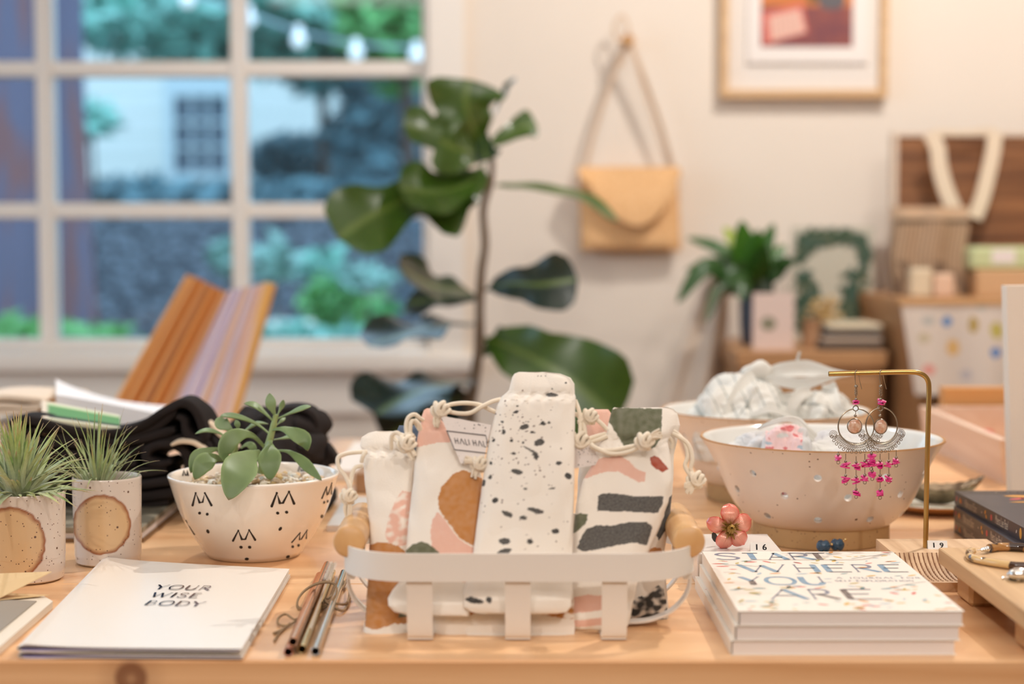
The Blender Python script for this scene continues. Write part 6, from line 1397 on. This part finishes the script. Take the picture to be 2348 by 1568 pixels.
pic = MB(); pic.box((px0_, YW-.0225, pz0), (px1_, YW-.022, pz0+.24)); pl = Plane((px0_, YW-.0225, pz0), (1, 0, 0), (0, 0, 1), .0002)
wq = px1_-px0_; blob(pic, pl, [(0, .085), (wq, .085), (wq, .24), (0, .24)], 1); blob(pic, pl, [(.006, .004), (.100, .030), (.088, .092), (.0, .072)], 2, 2); blob(pic, pl, [(.022, .012), (.095, .032), (.082, .080), (.016, .064)], 3, 3)
for i in range(6): ribbon(pic, pl, [(.03 + i*.010, .018 + i*.0027), (.025 + i*.010, .062 + i*.0027)], .0015, 5, 4)
blob(pic, pl, ell(.150, .098, .030, .020), 4, 3); blob(pic, pl, ell(.110, .110, .014, .018), 6, 3)
pic.build('print', [pm('print_maroon', (150, 84, 74), .6, col2=(124, 70, 76), vscale=18), pm('print_orange', (206, 122, 66), .6), pm('print_coral', (214, 112, 100), .6), pm('print_pink', (232, 188, 172), .6), pm('print_grey', (100, 96, 100), .6), pm('print_line', (190, 140, 126), .6), pm('print_olive', (96, 84, 56), .6)], pf_, smooth=False)

# ------------------------------------------------------------------ shelf units on the right and what stands on them
m_cab = wood('cabinet_oak', (196, 148, 102), (176, 130, 88), 'x', 1.6, .5)
Yc = 3.22; cz = A(0, 806, Yc).z
cb_ = thing('low_cabinet', (.58, 3.4, 0), 'low oak cabinet against the wall under the vase of leaves', 'cabinet')
MB().box((.425, Yc, cz-.03), (.712, 3.66, cz), ch=.002).build('cabinet_top', m_cab, cb_, smooth=False)
MB().box((.432, Yc+.012, .06), (.705, 3.655, cz-.03)).build('body', m_cab, cb_, smooth=False)
dr = MB().box((.440, Yc+.002, .10), (.698, Yc+.0115, cz-.05), ch=.002).build('door', m_cab, cb_, smooth=False)
MB().tube([(.675, Yc-.012, .45), (.675, Yc-.012, .55)], .005, 8).build('handle', m_brs, dr)
for x_ in (.44, .66): MB().box((x_, Yc+.02, 0), (x_+.04, 3.64, .06)).build('foot', m_cab, cb_, smooth=False)
Ys2 = 3.02; sz = A(0, 692, Ys2).z
sh_ = thing('tall_shelf', (1.0, 3.3, 0), 'taller wooden shelf unit at the right with totes and boxes on top', 'shelf')
MB().box((.722, Ys2, sz-.028), (1.45, 3.66, sz), ch=.002).build('shelf_top', m_cab, sh_, smooth=False)
for x_ in (.728, 1.42): MB().box((x_, Ys2+.015, 0), (x_+.024, 3.655, sz-.028)).build('side_panel', m_cab, sh_, smooth=False)
MB().box((.752, 3.62, .05), (1.42, 3.655, sz-.028)).build('back_panel', m_cab, sh_, smooth=False)
for z_ in (.32, .62): MB().box((.752, Ys2+.02, z_-.02), (1.42, 3.62, z_)).build('shelf_board', m_cab, sh_, smooth=False)
# vase of leaves
vx = A(1716, 0, 3.42).x; vz = A(0, 800, 3.38).z
vs_ = thing('leafy_vase', (vx+.01, 3.42, cz), 'slate blue vase of arching green leaves on the oak cabinet', 'vase')
MB().lathe([(.001, .002), (.022, 0), (.026, .004), (.030, .05), (.031, .10), (.026, .125), (.028, .132), (.025, .132), (.022, .12), (.001, .02)], (vx+.018, 3.42, cz), 40).build('vase_body', pm('slate_vase', (70, 80, 96), .35), vs_, ang=60)
rn = random.Random(44); m_vl = pm('vase_leaf', (50, 92, 32), .35, attr=True); Yv = 3.40
def vleaf(pts, wpx, dY, hint=(0, -1, .5), c=(52, 96, 30)):
    P = [A(x, y, Yv + d) for (x, y), d in zip(pts, dY)]; C = spline(P, 6); m = len(C); mb = MB(); hint = Vector(hint).normalized(); g = []
    for i, q in enumerate(C):
        t = i/(m-1); d = (C[min(i+1, m-1)] - C[max(i-1, 0)]).normalized(); wv = d.cross(hint).normalized(); hw = wpx/2*Yv/FP*(.08 if t < .35 else sin(pi*((t-.35)/.65)**.8)**.8 + .02)
        for u in (-1, -.5, 0, .5, 1): g.append(q + wv*hw*u - hint*hw*.25*(abs(u)-1))
    fs = [(i*5+j, (i+1)*5+j, (i+1)*5+j+1, i*5+j+1) for i in range(m-1) for j in range(4)]; mb.add(g, fs, 0, [lin(c)]*len(g)); mb.add([q + Vector((0, .0006, -.0006)) for q in g], [f[::-1] for f in fs], 0, [lin(c)]*len(g))
    mb.build('leaf', m_vl, vs_, ang=80)
b0 = (1735, 690)
for tip, mid, w_, dy, c in (((1552,695),(1620,610),44,-.08,(50,84,40)),((1575,545),(1650,570),34,.05,(74,104,64)),((1660,520),(1690,560),40,.05,(150,166,60)),((1700,505),(1710,580),60,-.03,(60,110,26)),((1740,525),(1725,600),60,-.05,(50,100,20)),((1775,512),(1745,590),50,.02,(46,92,24)),((1800,560),(1770,600),46,.04,(70,110,50)),((1822,600),(1790,610),44,-.04,(38,70,26)),((1790,640),(1765,630),36,-.06,(34,62,26)),((1618,740),(1650,660),30,-.05,(96,112,84)),((1660,660),(1690,640),42,-.08,(44,76,36)),((1700,690),(1705,640),46,-.09,(50,80,36)),((1570,620),(1640,600),26,.08,(120,136,100)),((1770,700),(1755,640),34,-.04,(42,64,34)),((1640,560),(1690,590),38,.0,(62,100,40)),((1755,560),(1740,610),56,-.07,(40,80,20)),((1690,600),(1715,630),50,-.04,(40,70,28)),((1640,640),(1690,625),40,-.03,(52,84,40))):
    vleaf([b0, ((b0[0]+mid[0])/2, (b0[1]+mid[1])/2), mid, tip], w_*1.0, [0, dy*.3, dy*.6, dy], (rn.uniform(-.3, .3), -1, .5), c)
# pink card, print, trinkets, folded stack
tag(MB().box((A(1733, 0, 3.27).x, 3.27, cz), (A(1828, 0, 3.27).x, 3.278, A(0, 672, 3.27).z)).add([A(1762+math.cos(a)*18, 742+math.sin(a)*16, 3.2695) for a in [2*pi*i/12 for i in range(12)]], [tuple(range(12))], 1).build('pink_card', [pm('pink_card', (226, 204, 194), .6), pm('card_print', (140, 138, 116), .6)], smooth=False), 'pale pink card with a small grey-green motif standing by the vase', 'card')
pr = thing('botanical_print', (A(1905, 0, 3.56).x, 3.56, cz), 'large pale board printed with dark green foliage leaning behind the vase', 'print')
xa_, xb_ = A(1822, 0, 3.56).x, A(2012, 0, 3.56).x; zt_ = A(0, 520, 3.56).z
MB().box((xa_, 3.56, cz), (xb_, 3.572, zt_)).build('board', pm('print_board', (200, 196, 180), .7), pr, smooth=False)
mb = MB(); pl = Plane((xa_, 3.5599, cz), (1, 0, 0), (0, 0, 1), .0004); rn = random.Random(3); W_ = xb_-xa_; H_ = zt_-cz
for i in range(280):
    a = pi*rn.random(); 
    if rn.random() < .6: x_, z_ = W_*.48 + W_*.42*cos(a) + rn.gauss(0, .006), H_*.70 + H_*.24*sin(a) + rn.gauss(0, .008)
    else: x_, z_ = rn.choice([W_*.12, W_*.16, W_*.80, W_*.72]) + rn.gauss(0, .012), rn.uniform(.02, H_*.6)
    if x_ < .012 or x_ > W_-.012 or z_ < .015 or z_ > H_-.012: continue
    blob(mb, pl, leafpoly(x_, z_, .030, .013, rn.random()*3), rn.randrange(3), 1 + i*.02)
mb.build('foliage_print', [pm('ink_forest', (52, 80, 58), .7), pm('ink_moss', (84, 98, 76), .7), pm('ink_teal', (64, 92, 80), .7)], pr, smooth=False)
mb = MB(); c_ = A(1862, 790, 3.33); mb.lathe([(.001, 0), (.016, 0), (.020, .02), (.018, .05), (.021, .055), (.017, .055), (.014, .02), (.001, .01)], (c_.x, 3.33, cz), 30); tag(mb.build('terracotta_cup', pm('terracotta', (190, 150, 116), .6), ang=50), 'small tan cup beside the pink card on the cabinet', 'cup')
mb = MB(); rn = random.Random(5); c_ = A(1888, 715, 3.36)
for i in range(60): q = Vector((rn.gauss(0, .012), rn.gauss(0, .012), rn.gauss(0, .012))); mb.sphere(c_ + q, (.007, .007, .005), 6)
mb.tube([Vector((c_.x, 3.36, cz+.002)), c_], .003, 6); mb.lathe([(.001, .001), (.012, .001), (.013, .03), (.010, .035), (.001, .03)], (c_.x, 3.36, cz), 20)
tag(mb.build('dried_flower', pm('dried_flower', (206, 176, 122), .8)), 'yellow dried flower head in a tiny pot before the foliage print', 'flower')
fs_ = MB(); m_fs = pm('dark_folded', (92, 84, 80), .85, attr=True)
for i, (a, b, c) in enumerate((((1890), (2062), (84, 78, 74)), ((1896), (2058), (186, 168, 150)), ((1900), (2066), (90, 84, 82)), ((1908), (2040), (208, 196, 170)))):
    x0_, x1_ = A(a, 0, 3.26).x, A(b, 0, 3.26).x; k0 = len(fs_.v); fs_.box((x0_, 3.255, cz+.0005+i*.0125), (min(x1_, .708), 3.40, cz+.0005+(i+1)*.0125), ch=.004, col=lin(c))
tag(fs_.build('folded_textiles', m_fs, smooth=False), 'short stack of dark and cream folded textiles on the cabinet', 'textile')
# brown plank board, canvas straps, striped tote
YP = 3.50; bx0_, bx1_ = A(2064, 0, YP).x, A(2420, 0, YP).x; z0_, z1_ = sz, A(0, 313, YP).z
pb = thing('plank_board', ((bx0_+bx1_)/2, YP, sz), 'dark brown plank board standing on the tall shelf behind the totes', 'board')
mb = MB(); nz = 6
for i in range(nz): mb.box((bx0_, YP, lerp(z0_, z1_, i/nz)), (bx1_, YP+.02, lerp(z0_, z1_, (i+1)/nz)), ch=.0012)
mb.build('planks', wood('walnut_planks', (156, 106, 68), (110, 70, 44), 'x', 1.6, .5), pb, smooth=False)
mb = MB(); mb.box((bx0_-.012, YP-.004, z0_), (bx0_-.0005, YP+.024, z1_+.008)); mb.box((bx0_-.0005, YP-.004, z1_), (bx1_, YP+.024, z1_+.008)); mb.build('edge_strip', pm('edge_cream', (226, 206, 186), .6), pb, smooth=False)
m_can = pm('canvas_strap', (232, 214, 190), .85, bump=.3, bscale=300)
def flatband(name, pts, wpx, Y, parent, mat):
    P = spline([(x, y, 0) for x, y in pts], 8); mb = MB(); g = []
    for i, p in enumerate(P):
        d = (P[min(i+1, len(P)-1)] - P[max(i-1, 0)]).normalized(); n_ = Vector((-d.y, d.x, 0)); 
        for s_, o in ((-1, 0), (1, 0), (1, .004), (-1, .004)): q = A(p.x + n_.x*wpx/2*s_, p.y + n_.y*wpx/2*s_, Y); q.y += o; g.append(q)
    mb.loft([g[i:i+4] for i in range(0, len(g), 4)]); mb.build(name, mat, parent, ang=40)
st_ = thing('striped_tote', (A(2138, 0, 3.36).x, 3.36, sz), 'beige ticking-striped tote with long cream handles standing before the brown plank board', 'bag')
m_tk = pm('ticking_stripe', (190, 160, 130), .85, attr=True); xa_, xb_ = A(2056, 0, 3.34).x, A(2225, 0, 3.34).x; ztp = A(0, 474, 3.34).z
def tkc(u, v, p):
    y = (ztp - p.z)/(ztp - sz)
    if .13 < y < .18 + .012*sin(u*9): return lin((84, 74, 60))
    base = lin((206, 176, 146)) if y < .14 else lin((192, 162, 132))
    s_ = (u*17) % 1
    if y > .16 and s_ < .3: return lin((142, 116, 92))
    if y > .62 and noise.noise(Vector((u*7, y*7, 2))) > -.05: return lin((104, 86, 72))
    return base
def tkf(u, v):
    arch = 0; x = lerp(xa_, xb_, u); z = lerp(ztp, sz, v); return Vector((x + .004*sin(v*8), 3.34 - .012*sin(pi*u) - .004*sin(u*14), z))
mb = MB(); mb.grid(tkf, 68, 40, 0, tkc); mb.grid(lambda u, v: tkf(u, v) + Vector((0, .03, 0)), 20, 10, 0, tkc); mb.build('tote_body', m_tk, st_, ang=60)
flatband('handle', [(2135,306),(2150,340),(2155,380),(2168,430),(2190,485)], 36, 3.44, st_, m_can)
flatband('handle', [(2282,300),(2278,345),(2266,400),(2252,455),(2235,500)], 34, 3.44, st_, m_can)
flatband('handle', [(2135,306),(2150,302),(2210,304),(2270,298),(2284,302)], 12, 3.47, st_, m_can)
for a, b, c, m_, lab in ((2098, 2148, 615, (218, 202, 174), 'small cream jar label packet in front of the striped tote, left'), (2152, 2200, 628, (224, 190, 164), 'small peach packet in front of the striped tote, right')):
    tag(MB().box((A(a, 0, 3.24).x, 3.24, sz), (A(b, 0, 3.24).x, 3.27, A(0, c, 3.24).z), ch=.004).build('small_packet', pm('packet', m_, .6), smooth=False), lab, 'packet')
tag(MB().box((A(2250, 0, 3.28).x, 3.28, sz), (A(2420, 0, 3.28).x, 3.42, A(0, 618, 3.28).z), ch=.002).build('kraft_box', pm('kraft_box', (206, 168, 128), .7), smooth=False), 'kraft box on the tall shelf at the right edge', 'box')
gb = MB().box((A(2238, 0, 3.28).x, 3.285, A(0, 618, 3.28).z), (A(2420, 0, 3.28).x, 3.41, A(0, 566, 3.28).z), ch=.006); pl = Plane((A(2238, 0, 3.28).x, 3.285, A(0, 618, 3.28).z), (1, 0, 0), (0, 0, 1), .0006)
blob(gb, pl, [(.040, .012), (.085, .012), (.085, .038), (.040, .038)], 1); tag(gb.build('green_pack', [pm('green_pack', (196, 206, 158), .5), pm('pack_label', (230, 222, 220), .5)], smooth=False), 'pale green pack with a white label on the kraft box', 'packet')
# printed tea towel hanging from the shelf front
m_tt = pm('printed_towel', (226, 208, 194), .8, attr=True); tz0, tz1 = A(0, 698, 3.0).z, A(0, 905, 3.0).z; rn = random.Random(8)
dots = [(2172,737,(96,142,196)),(2232,745,(186,156,84)),(2285,758,(200,184,96)),(2185,797,(228,184,120)),(2283,808,(86,134,196)),(2128,735,(196,192,184)),(2120,775,(206,190,160)),(2130,848,(232,158,146)),(2250,700,(200,200,190)),(2330,780,(200,160,90)),(2215,860,(200,190,190)),(2325,850,(96,142,196))]
def ttc(u, v, p):
    x, y = proj(p)
    for a, b, c in dots:
        d = math.hypot((x-a)/(15 if c[0] > 190 else 12), (y-b)/(19 if c[2] < 130 else 12)); 
        if d < 1 + .25*noise.noise(Vector((x/6, y/6, a))): return lin(c)
    return lin((228, 212, 198))
def ttf(u, v): xl = lerp(A(2076, 0, 3.0).x, A(2112, 0, 3.0).x, v); xr = A(2345, 0, 3.0).x; return Vector((lerp(xl, xr, u), 3.0 - .006*sin(u*11)*v, lerp(tz0, tz1, v)))
mb = MB(); mb.grid(ttf, 110, 80, 0, ttc); mb.grid(lambda u, v: ttf(u, v) + Vector((0, .002, 0)), 10, 6, 0, lambda u, v, p: lin((228, 212, 198))); mb.box((A(2072, 0, 3.0).x, 2.998, tz0-.002), (A(2350, 0, 3.0).x, Ys2, tz0+.006), col=lin((206, 160, 112)))
tag(mb.build('printed_tea_towel', m_tt, ang=60), 'white tea towel printed with blue and yellow dots hanging from the tall shelf', 'towel')
bs = MB(); xa_, xb_ = A(2105, 0, 3.04).x, A(2330, 0, 3.04).x
bs.box((.76, 3.06, .62), (1.05, 3.30, .80), ch=.01); tag(bs.build('wicker_basket', pm('wicker', (172, 138, 110), .8, bump=1, bscale=90, col2=(146, 112, 86), vscale=60), smooth=False), 'brown wicker basket on the shelf below the tea towel', 'basket')
bs = MB().box((1.08, 3.06, .62), (1.35, 3.30, .84), ch=.005); tag(bs.build('storage_box', pm('storage_box', (186, 168, 148), .7), smooth=False), 'grey-beige storage box on the shelf at the right edge', 'box')
# cream garment hanging beside the cabinet
m_dr = pm('draped_linen', (226, 208, 190), .85, bump=.2, bscale=300); Yd = 3.30
gr_ = thing('draped_linen', (A(1620, 0, Yd).x, 3.50, .5), 'cream linen throw hanging in soft folds from a hook left of the cabinet', 'textile')
def drf(u, v):
    tx = lerp(1640, 1684, u); bx2 = lerp(1440, 1640, u); y = lerp(600, 1250, v); x = lerp(tx, bx2, min(1, v*1.15)**.8); f_ = .008 + .012*v
    q = A(x, y, 3.50); q.y += -f_*(1 + sin(u*11 + 1.2*sin(v*2))) - .05*sin(pi*u)*min(1, v*2); return q
mb = MB(); mb.grid(drf, 90, 24); mb.grid(lambda u, v: drf(u, v) + Vector((0, .004, 0)), 90, 24); mb.build('cloth', m_dr, gr_, ang=80)
mb = MB(); c_ = A(1662, 604, 3.5); mb.tube([Vector((c_.x, YW-.001, c_.z)), Vector((c_.x, 3.47, c_.z)), Vector((c_.x, 3.455, c_.z+.02))], .006, 10, sm=3); mb.build('hook', m_brs, gr_)
